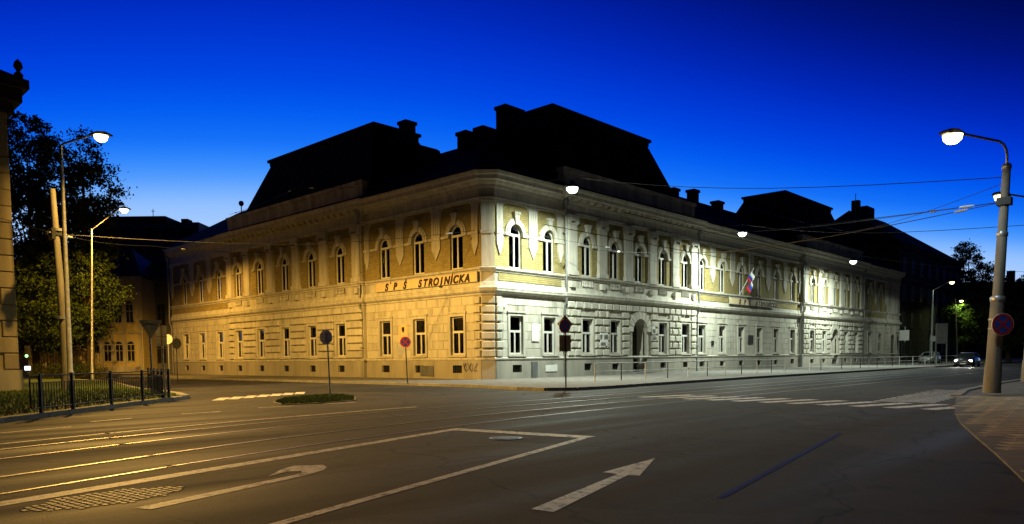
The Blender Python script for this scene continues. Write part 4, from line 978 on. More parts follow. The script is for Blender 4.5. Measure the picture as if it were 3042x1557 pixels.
# grey house between the yellow house and the school
go = Dp(432, 1090, 83); go.z = 0
gh = thing('grey_house', 'dark grey house with a steep slate roof squeezed beside the school', 'house', go, VIEW_RZ)
MB().box(0.1, 9, 0, 10, 0, 10.4).build('wall', 'greywall', gh)
simple_window(gh, 2.0, 5.4, 0.8, 2.3, 0, 'greywall'); simple_window(gh, 1.9, 1.2, 1.0, 2.6, 0, 'greywall')
MB().box(0.0, 9.1, -0.3, 0.0, 10.1, 10.5).build('cornice', 'greywall', gh)
rr = MB().add([(-0.4, -0.5, 10.5), (9.4, -0.5, 10.5), (9.4, 10.4, 10.5), (-0.4, 10.4, 10.5), (-0.2+1.0, 4.5, 14.6), (7.5, 4.5, 14.6)], [(0, 1, 5, 4), (1, 2, 5), (2, 3, 4, 5), (3, 0, 4)]).build('roof', 'slate', gh)
MB().box(1.6, 2.6, 3.2, 4.2, 11, 15.2).build('chimney', 'chimney', rr)
# flat-roofed block far behind
mo = Dp(392, 1090, 135); mo.z = 0
mb_ = thing('flat_roofed_block', 'grey flat-roofed modern block behind the left roofs', 'building', mo, VIEW_RZ)
MB().box(-6, 13, 0, 14, 0, 26.2).build('wall', 'modern', mb_)
MB().box(-6.3, 7.2, -0.3, 14, 26.2, 27.3).box(9.0, 10.2, 2, 4, 26.2, 27.2).build('roof_slab', 'darkwall', mb_)
for k in range(6):
    simple_window(mb_, -4.4+k*3.0, 20.4, 2.4, 1.6, 0, 'modern'); simple_window(mb_, -4.4+k*3.0, 23.6, 2.4, 1.6, 0, 'modern')
MB().tube([(3.5, 3, 27), (3.5, 3, 29.2)], 0.06).tube([(3.2, 3, 28.8), (3.8, 3, 28.8)], 0.05).build('antenna', 'iron', mb_)
# stone corner house at the left edge
lo_ = Vector((-21.95, 9.6, 0))
lh = thing('corner_house', 'sandstone corner house with a heavy overhanging cornice at the left edge', 'house', lo_, VIEW_RZ+0.80)
lw = MB().box(-12, 0, 0, 42, 0, 13.2).build('wall', 'sandstone', lh)  # long side run added out of view to block sky from window reflections
for r in range(16):
    l_ = 0.9 if r % 2 else 0.6
    mobj('quoin', block_mb(l_, 0.72, 0.08, 0.03).mesh('quoin'), 'sandstone', lw, (-l_/2, 0, 1.5+r*0.76))
MB().box(-12.1, 0.12, -0.12, 0, 0.1, 1.1).build('plinth', 'plinth', lh)
MB().box(-12.4, 0.25, -0.25, 42, 13.0, 13.5).box(-12.7, 0.55, -0.55, 42, 13.5, 14.1).box(-12.9, 0.8, -0.8, 42, 14.1, 14.5).build('cornice', 'darkwall', lh)
MB().add([(-12.9, -0.8, 14.5), (0.7, -0.8, 14.5), (0.7, 42, 14.5), (-12.9, 42, 14.5), (-6, 5, 18), (-6, 38, 18)], [(0, 1, 4), (1, 2, 5, 4), (2, 3, 5), (3, 0, 4, 5)]).build('roof', 'roof', lh)
MB().lathe([(0.16, 0), (0.2, 0.25), (0.07, 0.4), (0.2, 0.6), (0.15, 0.8), (0.02, 0.95)], 12).build('urn', 'darkwall', lh, True, (0.45, -0.5, 14.5))
for k in range(9):
    for z in (2.0, 5.6, 9.2):
        fo = MB().box(0.001, 0.07, 3+k*4.2-0.75, 3+k*4.2+0.75, z-0.1, z+2.3).build('window', 'trim', lh); MB().box(0.07, 0.08, 3+k*4.2-0.6, 3+k*4.2+0.6, z, z+2.2).build('pane', 'carglass', fo)
# dark apartment block after the school
ab = thing('apartment_block', 'unlit dark apartment block with a hipped roof past the school', 'building', (83.0, 0.6, 0))
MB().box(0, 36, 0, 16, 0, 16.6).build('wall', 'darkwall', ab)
MB().box(-0.2, 36.3, -0.4, 16, 16.4, 16.9).build('cornice', 'darkwall', ab)
rr = MB().add([(-0.4, -0.6, 16.9), (36.5, -0.6, 16.9), (36.5, 16.5, 16.9), (-0.4, 16.5, 16.9), (3.0, 8, 23.0), (20, 8, 23.4)], [(0, 1, 5, 4), (1, 2, 5), (2, 3, 4, 5), (3, 0, 4)]).build('roof', 'roof', ab)
MB().box(1.0, 2.0, 6, 7, 20, 24.0).build('chimney', 'chimney', rr); MB().box(-4.5, -3.0, 5, 6, 15, 20.6).box(-4.6, -2.9, 4.9, 6.1, 20.6, 20.8).build('chimney', 'chimney', rr); MB().box(8.0, 11.5, 7, 8.2, 21, 24.3).build('chimney', 'chimney', rr)
MB().tube([(-6.2, 4, 17), (-6.2, 4, 23.5)], 0.05).build('antenna', 'iron', rr)
MB().tube([(-8.6, 4, 17), (-8.6, 4, 20.9)], 0.04).tube([(-9.1, 4, 20.6), (-8.1, 4, 20.6)], 0.03).tube([(-9.0, 4, 20.2), (-8.2, 4, 20.2)], 0.03).build('antenna', 'iron', rr)
for fl_ in range(4):
    for k in range(8): simple_window(ab, 2.4+k*4.4, 1.4+fl_*3.9, 1.3, 2.0, 0, 'greywall')
MB().box(0.1, 0.4, -0.9, -0.85, 3.0, 5.2).build('shop_sign', 'signwhite', ab)

# unseen houses across the right street, added to darken window reflections, and the street end
for k, (x, w_, h_) in enumerate(((6, 30, 15.0), (37, 34, 17.5), (72, 220, 14.5))):
    hh = thing('unseen_street_house', ('first', 'second', 'third')[k] + ' unseen dark house added across the right street to darken window reflections, counted from the mast', 'house', (x, -34, 0), 0, 'unseen houses added across the right street')
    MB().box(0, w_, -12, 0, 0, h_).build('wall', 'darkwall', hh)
    MB().add([(-0.3, -12.4, h_), (w_+0.3, -12.4, h_), (w_+0.3, 0.5, h_), (-0.3, 0.5, h_), (1, -6, h_+5), (w_-1, -6, h_+5)], [(0, 1, 5, 4), (1, 2, 5), (2, 3, 4, 5), (3, 0, 4)]).build('roof', 'roof', hh)
    for i in range(int(w_/3.6)):
        for z in (1.5, 5.2, 8.9):
            fo = MB().box(1.6+i*3.6-0.7, 1.6+i*3.6+0.7, 0.001, 0.06, z-0.1, z+2.2).build('window', 'greywall', hh); MB().box(1.6+i*3.6-0.58, 1.6+i*3.6+0.58, 0.06, 0.07, z, z+2.1).build('pane', 'carglass', fo)
fo_ = Dp(2830, 1080, 190); fo_.z = 0
fh = thing('far_house', 'dark house closing the street at the far right', 'house', fo_, VIEW_RZ)
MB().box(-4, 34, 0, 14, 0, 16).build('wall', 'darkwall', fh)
rr = MB().add([(-4.5, -0.5, 16), (34.5, -0.5, 16), (34.5, 14.5, 16), (-4.5, 14.5, 16), (2, 7, 20), (28, 7, 20)], [(0, 1, 5, 4), (1, 2, 5), (2, 3, 4, 5), (3, 0, 4)]).build('roof', 'roof', fh)
MB().box(16.5, 18.0, 4, 5.2, 17, 22.5).build('chimney', 'chimney', rr)
for k in range(9):
    for z in (2, 6, 10): simple_window(fh, -2+k*4.0, z, 1.4, 2.2, 0, 'greywall')

# ================================================================ TREES
def leaf_cloud(blobs, n, size, seed):
    rng = np.random.default_rng(seed); V = []; 
    vol = np.array([r[0]*r[1]*r[2] for c, r in blobs]); pr = vol/vol.sum()
    # clump centres, then leaves round them
    nc = max(40, n//70); cents = []
    for _ in range(nc):
        i = rng.choice(len(blobs), p=pr); c, r = blobs[i]
        d_ = rng.normal(size=3); d_ /= np.linalg.norm(d_); rad = rng.uniform(0.3, 1.0)**0.5
        cents.append((np.array(c)+d_*np.array(r)*rad, rng.uniform(0.3, 0.95)))
    idx = rng.integers(0, nc, n); C_ = np.array([c for c, _ in cents])[idx]; S_ = np.array([q for _, q in cents])[idx][:, None]
    P_ = C_ + rng.normal(size=(n, 3))*S_*np.array([0.55, 0.55, 0.38])
    a_ = rng.normal(size=(n, 3)); a_[:, 2] -= 0.5; a_ /= np.linalg.norm(a_, axis=1)[:, None]
    b_ = np.cross(a_, rng.normal(size=(n, 3))); b_ /= np.linalg.norm(b_, axis=1)[:, None]
    sz = (size*rng.uniform(0.45, 1.35, n))[:, None]; cr = np.cross(a_, b_)*sz*rng.uniform(-.15, .15, (n, 1))
    verts = np.stack([P_-a_*sz*.5, P_+b_*sz*.27+a_*sz*0.06+cr, P_+a_*sz*.5, P_-b_*sz*.27+a_*sz*0.06+cr], axis=1)
    me = bpy.data.meshes.new('crown'); me.from_pydata(verts.reshape(-1, 3).tolist(), [], [(4*k, 4*k+1, 4*k+2, 4*k+3) for k in range(n)]); me.update()
    return me, cents
def tree(label, base, blobs, n, size, seed, mat, group=None):
    t_ = thing('tree', label, 'tree', base, 0, group)
    rel = [((c[0]-base[0], c[1]-base[1], c[2]-base[2]), r) for c, r in blobs]
    me, cents = leaf_cloud(rel, n, size, seed); mobj('crown', me, mat, t_)
    top = max(c[2] for c, r in rel); mb = MB()
    mb.tube([(0, 0, 0), (0.08, 0.02, top*0.25), (0.0, 0.1, top*0.55), (0.05, 0, top)], [0.36, 0.26, 0.18, 0.05], 10)
    rnd = random.Random(seed)
    for k in range(16):
        c, _ = cents[rnd.randrange(len(cents))]; z0 = max(1.8, min(top*0.8, c[2]*0.6)); mid = (c[0]*0.5, c[1]*0.5, (z0+c[2])/2+0.3)
        mb.tube([(0, 0.03, z0), mid, tuple(c)], [0.11, 0.06, 0.015], 6)
    mb.build('trunk', 'bark', t_, True); return t_
def blob(x, y, dep, rx, ry):       # photograph-size ellipse at a distance, as deep as it is wide
    c = Dp(x, y, dep); k = dep/FPX; return ((c.x, c.y, c.z), (rx*k, rx*k, ry*k))
b1 = Dp(110, 1090, 66); b2 = Dp(270, 1090, 62)
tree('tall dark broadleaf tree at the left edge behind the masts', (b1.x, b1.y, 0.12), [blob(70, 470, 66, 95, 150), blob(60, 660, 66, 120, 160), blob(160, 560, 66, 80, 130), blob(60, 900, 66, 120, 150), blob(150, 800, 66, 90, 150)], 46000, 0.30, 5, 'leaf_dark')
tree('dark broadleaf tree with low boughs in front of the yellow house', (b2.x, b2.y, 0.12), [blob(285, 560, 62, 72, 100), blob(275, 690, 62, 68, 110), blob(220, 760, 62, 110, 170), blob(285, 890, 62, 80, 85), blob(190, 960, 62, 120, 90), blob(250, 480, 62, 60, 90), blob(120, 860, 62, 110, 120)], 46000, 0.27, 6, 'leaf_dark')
r1 = Dp(2860, 1085, 120)
tree('green street tree lit from within by a lamp, right background', (r1.x, r1.y, 0.1), [blob(2870, 960, 120, 45, 60), blob(2840, 930, 120, 35, 45), blob(2890, 900, 120, 40, 55), blob(2860, 1010, 120, 40, 25)], 14000, 0.30, 8, 'leaf')
r2 = Dp(2870, 1085, 140)
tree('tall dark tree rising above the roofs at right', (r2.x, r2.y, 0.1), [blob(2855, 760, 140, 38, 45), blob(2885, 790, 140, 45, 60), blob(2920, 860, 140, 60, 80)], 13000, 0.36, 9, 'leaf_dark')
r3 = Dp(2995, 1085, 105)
tree('dark broad tree behind the right mast', (r3.x, r3.y, 0.1), [blob(2950, 900, 105, 60, 90), blob(3020, 900, 105, 60, 70), blob(2990, 980, 105, 70, 60), blob(3060, 880, 105, 50, 70)], 18000, 0.32, 10, 'leaf_dark')

# ================================================================ LAMPS, MASTS
def luminaire_mesh():
    b_ = MB(); n = 10
    # flattened housing, lens below
    prof = [(-0.42, 0.0), (-0.36, 0.10), (-0.1, 0.17), (0.25, 0.15), (0.45, 0.06), (0.45, 0.0)]
    b_.prismY(prof, -0.15, 0.15)
    l_ = MB().lathe([(0.02, -0.27), (0.15, -0.24), (0.25, -0.14), (0.28, 0.0)], 16)
    return b_.mesh('housing'), l_.mesh('lens')
LH, LL = luminaire_mesh()
def street_lamp(label, base, top, lamp, r, lens_mat, power, col, pole_mat, group, base_r=None, arch=False, spread=DIST_WIDE, turn=0.0):
    t_ = thing('street_lamp', label, 'street lamp', base, 0, group)
    B = Vector(base); tp = Vector(top)-B; lp_ = Vector(lamp)-B
    MB().tube([(0, 0, 0), (0, 0, 0.9), (0, 0, 0.95), tp], [r*1.5, r*1.5, r*1.15, r*0.75], 12).build('pole', pole_mat, t_, True)
    hd = (lp_-tp); hd.z = 0; L = hd.length; hd.normalize()
    if arch:
        pts = [tp + Vector((0, 0, -0.05)), tp+Vector((0, 0, 0.6)), tp+hd*0.12+Vector((0, 0, 0.95)), tp+hd*0.4+Vector((0, 0, 1.15)), lp_-hd*0.35+Vector((0, 0, 0.1)), lp_-hd*0.2+Vector((0, 0, 0.06))]
    else: pts = [tp+Vector((0, 0, -0.05)), tp+hd*0.15+Vector((0, 0, 0.05)), lp_-hd*0.3+Vector((0, 0, 0.08))]
    MB().tube(pts, r*0.5, 8).build('arm', pole_mat, t_, True)
    h_ = mobj('lamp_head', LH, 'iron', t_, tuple(lp_), math.atan2(hd.y, hd.x)); mobj('lens', LL, lens_mat, h_)
    lamp_light(h_, (0, 0, -0.42), power, col, 0.12, spread, (0, 0, turn), 'POINT')
    return t_
street_lamp('tall sodium street lamp beside the concrete mast, orange light', (-21.01, 5.41, 0.12), (-20.98, 5.38, 10.94), (-19.77, 4.08, 11.3), 0.1, 'lens_sodium', P_SODIUM, SODIUM, 'galv', 'sodium street lamps', spread=DIST_SODIUM, turn=0.62)
L2 = Dp(272, 1060, 54)
street_lamp('smaller sodium street lamp against the dark tree', (L2.x, L2.y, 0.12), tuple(Dp(272, 680, 54)), tuple(Dp(368, 622, 54)), 0.075, 'lens_sodium', P_SODIUM2, SODIUM_DEEP, 'galv', 'sodium street lamps', spread=DIST_SODIUM2, turn=2.6)
far = Dp(2767, 1040, 95)
street_lamp('far street lamp with a pale pole by the apartment block', (far.x, far.y, 0.1), tuple(Dp(2771, 862, 95)), tuple(Dp(2828, 838, 95)), 0.11, 'lens_white', P_FAR, WHITE_GREEN, 'galv', None)
lf = Dp(2843, 1080, 118)
street_lamp('street lamp glowing yellow-green inside the tree crown', (lf.x, lf.y, 0.1), tuple(Dp(2838, 890, 118)), tuple(Dp(2856, 893, 118)), 0.09, 'lens_leaf', P_LEAF, LEAFY, 'galv', None)
# concrete catenary mast at left
t_ = thing('catenary_mast', 'thick round concrete mast beside the tall sodium lamp', 'mast', (-20.75, 7.0, 0.12), 0)
MB().tube([(0, 0, 0), (0.02, 0.02, 3.2), (-0.15, 0.1, 9.2)], [0.20, 0.17, 0.12], 14).build('pole', 'concrete', t_, True)
for z in (3.3, 7.3): MB().lathe([(0.20, 0), (0.20, 0.12)], 14, (-0.03, 0.03, z)).build('collar', 'galv', t_)
MB().box(-0.5, 0.3, -0.1, 0.2, 7.1, 7.25).box(-0.35, -0.2, -0.25, 0.3, 6.9, 7.4).build('bracket', 'iron', t_)
# right catenary masts with lamp
LAMP_REL = Dp(2830, 402, 23.2) - Vector((-3.2, -26.45, 0.12))
def right_mast(label, base, s, group, sign=False):
    t_ = thing('catenary_mast', label, 'mast', base, 0, group)
    lean = rgt*0.5
    def ax(z): return Vector((0, 0, z)) + lean*(z/8.0)*0.62
    MB().tube([ax(0), ax(0.9), ax(1.0), ax(3.1)], [0.27, 0.245, 0.225, 0.205], 16).build('lower_pole', 'concrete', t_, True)
    MB().tube([ax(3.1), ax(5.1), ax(5.15), ax(7.3)], [0.165, 0.15, 0.14, 0.12], 16).build('upper_pole', 'concrete', t_, True)
    for z, r in ((3.0, 0.225), (5.1, 0.17), (7.25, 0.14)): MB().lathe([(r-0.03, -0.06), (r, 0), (r, 0.1), (r-0.04, 0.16)], 16, tuple(ax(z))).build('collar', 'galv', t_, True)
    top = ax(7.3); hd = -rgt
    end = LAMP_REL + Vector((0, 0, 0.08)); av = end-top; av.z = 0; hd = av.normalized(); zz = end.z-top.z
    pts = [top, top+Vector((0, 0, zz*0.45)), top+hd*0.05+Vector((0, 0, zz*0.72)), top+hd*0.2+Vector((0, 0, zz*0.93)), top+hd*0.45+Vector((0, 0, zz*1.02)), end-hd*0.3+Vector((0, 0, 0.02))]
    MB().tube(pts, 0.04, 10).build('arm', 'galv', t_, True)
    lp_ = LAMP_REL
    h_ = mobj('lamp_head', LH, 'iron', t_, tuple(lp_), math.atan2(hd.y, hd.x)); mobj('lens', LL, 'lens_cool', h_)
    lamp_light(h_, (0, 0, -0.42), P_MAST, COOL, 0.12, DIST_WIDE, (0, 0, 0), 'POINT')
    MB().box(-0.2, 0.2, -0.2, 0.2, -0.12, 0.12).build('wire_clamp', 'iron', t_, False, tuple(ax(6.2)))
    return t_, ax
RM, RAX = right_mast('thick concrete mast with curved lamp arm and round sign at right', (-3.2, -26.45, 0.12), 1, 'lamp masts along the right pavement')
m2, _ = right_mast('concrete lamp mast next along the right pavement, cut by the frame', (8.3, -25.75, 0.12), 1, 'lamp masts along the right pavement')
# hanging lamps over the pavement in front of the right facade
HL = [(3.1, -4.0, 11.35), (25.0, -4.0, 11.25), (50.6, -4.0, 11.2)]
for (x, y, z), lab, anc in zip(HL, ('hanging white street lamp nearest the school corner', 'hanging white street lamp above the flag and name board', 'hanging white street lamp farthest along the school front'),
                               ((-3.2+RAX(7.0).x, -26.45+RAX(7.0).y, 7.1), (8.3+0.2, -25.75, 7.1), (50, -25.8, 8.0))):
    t_ = thing('hanging_lamp', lab, 'street lamp', (x, y, z), 0, 'lamps hung on span wires before the school')
    hb = MB().lathe([(0.05, 0.42), (0.1, 0.40), (0.14, 0.28), (0.34, 0.12), (0.36, 0.0), (0.30, 0.0)], 18).build('housing', 'iron', t_, True)
    MB().lathe([(0.02, -0.33), (0.20, -0.28), (0.32, -0.15), (0.34, 0.0)], 18).build('lens', 'lens_white', t_, True)
    MB().tube([(0, 0, 0.4), (0, 0, 0.62)], 0.02, 6).build('hook', 'galv', t_)
    lamp_light(t_, (0, 0, -0.48), P_HANG, WHITE_GREEN, 0.12, DIST_HANG, (0, 0, 0), 'POINT')
    a = Vector((x-x, 0.0-y, 0.75)); MB().tube([a, (0, 0, 0.62)], 0.014, 5).build('wire', 'iron', t_)
    b_ = Vector(anc)-Vector((x, y, z)); n = 10
    MB().tube([Vector((0, 0, 0.62)).lerp(b_, k/n)+Vector((0, 0, -0.5*math.sin(PI*k/n))) for k in range(n+1)], 0.014, 5).build('wire', 'iron', t_)

# ================================================================ SIGNS
def sign_disc_nostop(parent, loc, r, rz, name='sign_face'):
    """no-stopping disc, faces local -y"""
    e_ = bpy.data.objects.new('sign_plate', MB().tube([(0, 0.0, 0), (0, 0.02, 0)], r, 28).mesh('sign_plate')); 
    e_.data.materials.append(MATS['signwhite']); COL.objects.link(e_); e_.parent = parent; e_.location = loc; e_.rotation_euler = (0, 0, rz)
    MB().ring((0, 0), r*0.74, r*0.955, 0, 2*PI, -0.004, 0.0, 28).build('red_rim', 'red', e_)
    MB().tube([(0, -0.0015, 0), (0, 0.0, 0)], r*0.76, 28).build('blue_field', 'blue', e_)
    for a in (PI/4, -PI/4):
        c, s = math.cos(a), math.sin(a); l_, w_ = r*0.76, r*0.105
        MB().prismY([(-l_*c+w_*s, -l_*s-w_*c), (l_*c+w_*s, l_*s-w_*c), (l_*c-w_*s, l_*s+w_*c), (-l_*c-w_*s, -l_*s+w_*c)], -0.0035 - (0.001 if a > 0 else 0), -0.001).build('red_cross', 'red', e_)
    return e_
# sign on the right mast
ns = thing('no_stopping_sign', 'round blue no-stopping sign with red cross strapped to the right mast', 'traffic sign', (-3.2, -26.45, 2.35), VIEW_RZ)
q = RAX(2.3); lx = q.dot(rgt)
sign_disc_nostop(ns, (lx+0.02, -0.30, 0.0), 0.36, 0)
for z in (-0.15, 0.15): MB().lathe([(0.235, 0), (0.235, 0.05)], 16, (lx, 0, z)).build('strap', 'galv', ns)
# left no-stopping sign on a post by the school
p = Dp(1209, 1142, 40); p.z = 0.13
ns = thing('no_stopping_sign', 'small no-stopping sign on a thin post before the left school front', 'traffic sign', p, VIEW_RZ)
MB().tube([(0.03, 0, 0), (-0.05, 0, 2.5)], 0.03, 8).build('post', 'iron', ns)
sign_disc_nostop(ns, (-0.04, -0.05, 2.2), 0.30, 0)
tp_ = Dp(1190, 1037, 40.5)
o_ = MB().prismY([(-0.05-0.42, 1.55), (-0.05-0.10, 1.55), (-0.05-0.14, 1.98), (-0.05-0.3, 2.12), (-0.05-0.44, 1.9)], 0.03, 0.05).build('rear_plate', 'signback', ns)
# stop sign seen from behind on the grass island
ss = thing('stop_sign', 'octagonal stop sign seen from behind on the small grass island', 'traffic sign', (-16.05, -7.45, 0.03), VIEW_RZ-0.45)
MB().tube([(0.03, 0, 0), (-0.05, 0, 2.55)], 0.032, 8).build('post', 'galv', ss)
MB().prismY([(0.30*math.cos(PI/8+k*PI/4)-0.06, 2.25+0.30*math.sin(PI/8+k*PI/4)) for k in range(8)], -0.06, -0.04).build('plate', 'signback', ss)
MB().box(-0.30, 0.18, -0.075, -0.06, 2.34, 2.38).box(-0.30, 0.18, -0.075, -0.06, 2.1, 2.14).box(-0.09, -0.03, -0.09, -0.06, 2.05, 2.45).build('bracket', 'galv', ss)
# yield sign from behind
ys = thing('yield_sign', 'downward triangular yield sign seen from behind above the black railing', 'traffic sign', (-20.45, -2.4, 0.12), VIEW_RZ+0.4)
MB().tube([(-0.06, 0, 0), (-0.1, 0, 2.75)], 0.035, 8).build('post', 'galv', ys)
MB().prismY([(-0.43, 2.88), (0.33, 2.88), (0.34, 2.82), (-0.02, 2.2), (-0.08, 2.2), (-0.44, 2.82)], -0.06, -0.04).build('plate', 'signback', ys)
MB().box(-0.3, 0.2, -0.075, -0.06, 2.68, 2.72).build('bracket', 'galv', ys)
# direction panel from behind
ps = thing('direction_sign', 'pale rectangular sign panel seen from behind beside the yield sign', 'traffic sign', (-19.7, -1.35, 0.12), VIEW_RZ+0.4)
MB().tube([(0.05, 0, 0), (0.0, 0, 2.7)], 0.03, 8).build('post', 'galv', ps)
MB().box(-0.2, 0.19, -0.06, -0.045, 1.9, 2.28).box(-0.2, 0.19, -0.06, -0.045, 2.31, 2.72).build('plate', 'signwhite', ps)
MB().box(-0.22, 0.2, -0.08, -0.06, 2.28, 2.31).box(-0.03, 0.03, -0.08, -0.06, 1.9, 2.72).build('bracket', 'signrust', ps)
p = Dp(503, 1110, 44); p.z = 0.12
rs = thing('round_sign', 'round traffic sign seen from behind near the far end of the school', 'traffic sign', (p.x, p.y, 0.0), VIEW_RZ)
MB().tube([(0.0, 0, 0), (0.0, 0, 3.0)], 0.03, 8).build('post', 'galv', rs)
MB().tube([(0, -0.05, 2.72), (0, -0.03, 2.72)], 0.29, 22).build('plate', 'signback', rs); MB().ring((0, 2.72), 0.25, 0.285, 0, 2*PI, -0.06, -0.05, 22).build('rim', 'signwhite', rs)
p = Dp(527, 1110, 50)
rs = thing('round_sign', 'dark round sign turned edge-on at the far left corner of the school', 'traffic sign', (p.x, p.y, 0.0), VIEW_RZ+1.1)
MB().tube([(0.0, 0, 0), (0.0, 0, 3.1)], 0.03, 8).build('post', 'iron', rs); MB().tube([(0, -0.05, 2.6), (0, -0.03, 2.6)], 0.36, 22).build('plate', 'iron', rs)
# sign cluster by the kerb right of the corner
cs = thing('sign_post', 'thin post with diamond sign, dark round sign and brown board by the kerb', 'traffic sign', (-6.85, -11.45, 0.13), VIEW_RZ+0.55)
MB().tube([(0, 0, 0), (0, 0, 3.05)], 0.032, 8).build('post', 'iron', cs)
MB().prismY([(0, 2.32), (0.40, 2.72), (0, 3.12), (-0.40, 2.72)], 0.03, 0.045).build('diamond_plate', 'signrust', cs)
dd = sign_disc_nostop(cs, (-0.08, -0.06, 2.62), 0.30, 0)
MB().box(-0.30, 0.30, 0.035, 0.05, 1.55, 2.25).build('lower_plate', 'signrust', cs)
MB().box(-0.02, 0.02, 0.05, 0.06, 1.55, 2.25).build('brace', 'galv', cs)
# big panels near the far lamp
p = Dp(2795, 1085, 92)
bp_ = thing('advertising_panel', 'upright grey advertising panel by the far pale lamp pole', 'panel', (p.x, p.y, 0.1), VIEW_RZ)
MB().box(-0.65, 0.65, -0.08, 0.08, 2.6, 4.9).build('panel', 'modern', bp_); MB().box(-0.7, 0.7, -0.1, 0.1, 4.9, 5.0).box(-0.7, 0.7, -0.1, 0.1, 2.5, 2.6).box(-0.7, -0.62, -0.1, 0.1, 0, 5.0).box(0.62, 0.7, -0.1, 0.1, 0, 5.0).build('frame', 'galv', bp_)
p = Dp(2752, 1085, 92)
sg_ = thing('round_sign', 'small round sign on the far pole beside the advertising panel', 'traffic sign', (p.x, p.y, 0.1), VIEW_RZ)
MB().tube([(0.4, 0, 0), (0.4, 0, 3.6)], 0.04, 8).build('post', 'galv', sg_); MB().tube([(0.75, -0.05, 3.1), (0.75, -0.02, 3.1)], 0.36, 20).build('plate', 'signback', sg_)
p = Dp(2668, 1000, 88); 
hs = thing('hanging_sign', 'pale square sign board sticking out from the end of the school', 'sign', (79.5, -0.2, 3.9), 0)
MB().box(-0.03, 0.03, -1.6, -0.4, -0.7, 0.7).build('board', 'signwhite', hs); MB().tube([(0, 0.2, 0.4), (0, -1.6, 0.4)], 0.03, 6).build('arm', 'iron', hs)

# ================================================================ RAILINGS
# black bar railing on the left verge
posts = [G(124, 1241, 0.0), G(268, 1228, 0.0), G(378, 1213, 0.0), G(450, 1201, 0.0), G(503, 1191, 0.0)]
A, B = posts[0], posts[-1]; dirn = (B-A).normalized()
br_ = thing('black_railing', 'black bar railing along the grassy verge at left', 'railing', (A.x, A.y, 0.1), math.atan2(dirn.y, dirn.x))
Ltot = (B-A).length
xs_ = [(p_-A).dot(dirn) for p_ in posts]
for x in xs_: MB().box(x-0.035, x+0.035, -0.035, 0.035, -0.1, 1.06).build('post', 'iron', br_)
for x0, x1 in zip([-0.42]+xs_[:-1], xs_):
    MB().tube([(x0+0.03, 0, 1.0), (x1-0.03, 0, 1.0)], 0.022, 6).build('top_rail', 'iron', br_); MB().tube([(x0+0.03, 0, 0.16), (x1-0.03, 0, 0.16)], 0.02, 6).build('bottom_rail', 'iron', br_)
    n = max(2, int((x1-x0)/0.115))
    for k in range(1, n):
        x = x0+(x1-x0)*k/n; MB().box(x-0.008, x+0.008, -0.008, 0.008, 0.16, 0.82).build('bar', 'iron', br_)
    MB().tube([(x0+0.03, 0, 0.82), (x1-0.03, 0, 0.82)], 0.012, 6).build('middle_rail', 'iron', br_)
MB().tube([(-0.38, 0, 0.16), (-0.43, 0, 0.24), (-0.43, 0, 0.9), (-0.38, 0, 1.0)], 0.022, 6).build('end_loop', 'iron', br_)
# second railing run turning back from the verge
b2_ = thing('black_railing', 'second black bar railing running back beside the yield sign', 'railing', (-20.9, -4.2, 0.1), math.atan2(7.5, 2.4))
for k in range(5): MB().box(k*1.9-0.035, k*1.9+0.035, -0.035, 0.035, 0, 1.06).build('post', 'iron', b2_)
for z in (0.16, 0.82, 1.0): MB().tube([(0, 0, z), (7.6, 0, z)], 0.018, 6).build('rail', 'iron', b2_)
for k in range(60): MB().box(0.12+k*0.125-0.008, 0.12+k*0.125+0.008, -0.008, 0.008, 0.16, 0.82).build('bar', 'iron', b2_)
# pipe railing along the school pavement
pr_ = thing('pipe_railing', 'long grey pipe railing along the pavement before the right school front', 'railing', (-0.4, -8.2, 0.13), 0)
n = 32; dx = 2.4
for k in range(n+1):
    if k in (11,): continue
    MB().tube([(k*dx, 0, 0), (k*dx, 0, 0.95)], 0.03, 8).build('post', 'railpaint' if k % 2 == 0 else 'iron', pr_)
for x0, x1 in ((0, 10*dx), (12*dx, n*dx)):
    MB().tube([(x0, 0, 0.95), (x1, 0, 0.95)], 0.028, 8).build('top_rail', 'railpaint', pr_); MB().tube([(x0, 0, 0.52), (x1, 0, 0.52)], 0.02, 8).build('lower_rail', 'railpaint', pr_)
# pale garden fence behind the tree
fa, fb = Dp(92, 1100, 66), Dp(300, 1100, 66); fa.z = fb.z = 0.12; dirn = (fb-fa).normalized(); L = (fb-fa).length
pf = thing('picket_fence', 'pale fence of upright pickets lit yellow under the tree', 'fence', fa, math.atan2(dirn.y, dirn.x))
n = 24
for k in range(n): MB().box(L*k/n, L*k/n+0.13, -0.04, 0.04, 0.3, 2.1+0.15*(k % 3 == 0)).build('picket', 'ochre', pf)
for z in (0.5, 1.6): MB().box(0, L, 0.04, 0.08, z, z+0.1).build('rail', 'ochre', pf)
MB().box(0, L, -0.05, 0.1, 0, 0.35).build('base_wall', 'plinth', pf)
# dark hedge
ha, hb_ = Dp(95, 1110, 60), Dp(310, 1110, 60); mid = (ha+hb_)/2; mid.z = 0.1
hg = thing('hedge', 'low dark clipped hedge under the tree', 'hedge', mid, VIEW_RZ)
me, _ = leaf_cloud([((x, 0, 0.5), (0.6, 0.35, 0.45)) for x in np.arange(-2.6, 2.7, 0.6)], 5000, 0.14, 21); mobj('foliage', me, 'leaf_dark', hg)
MB().box(-2.9, 2.9, -0.2, 0.2, 0, 0.7).build('stems', 'bark', hg)
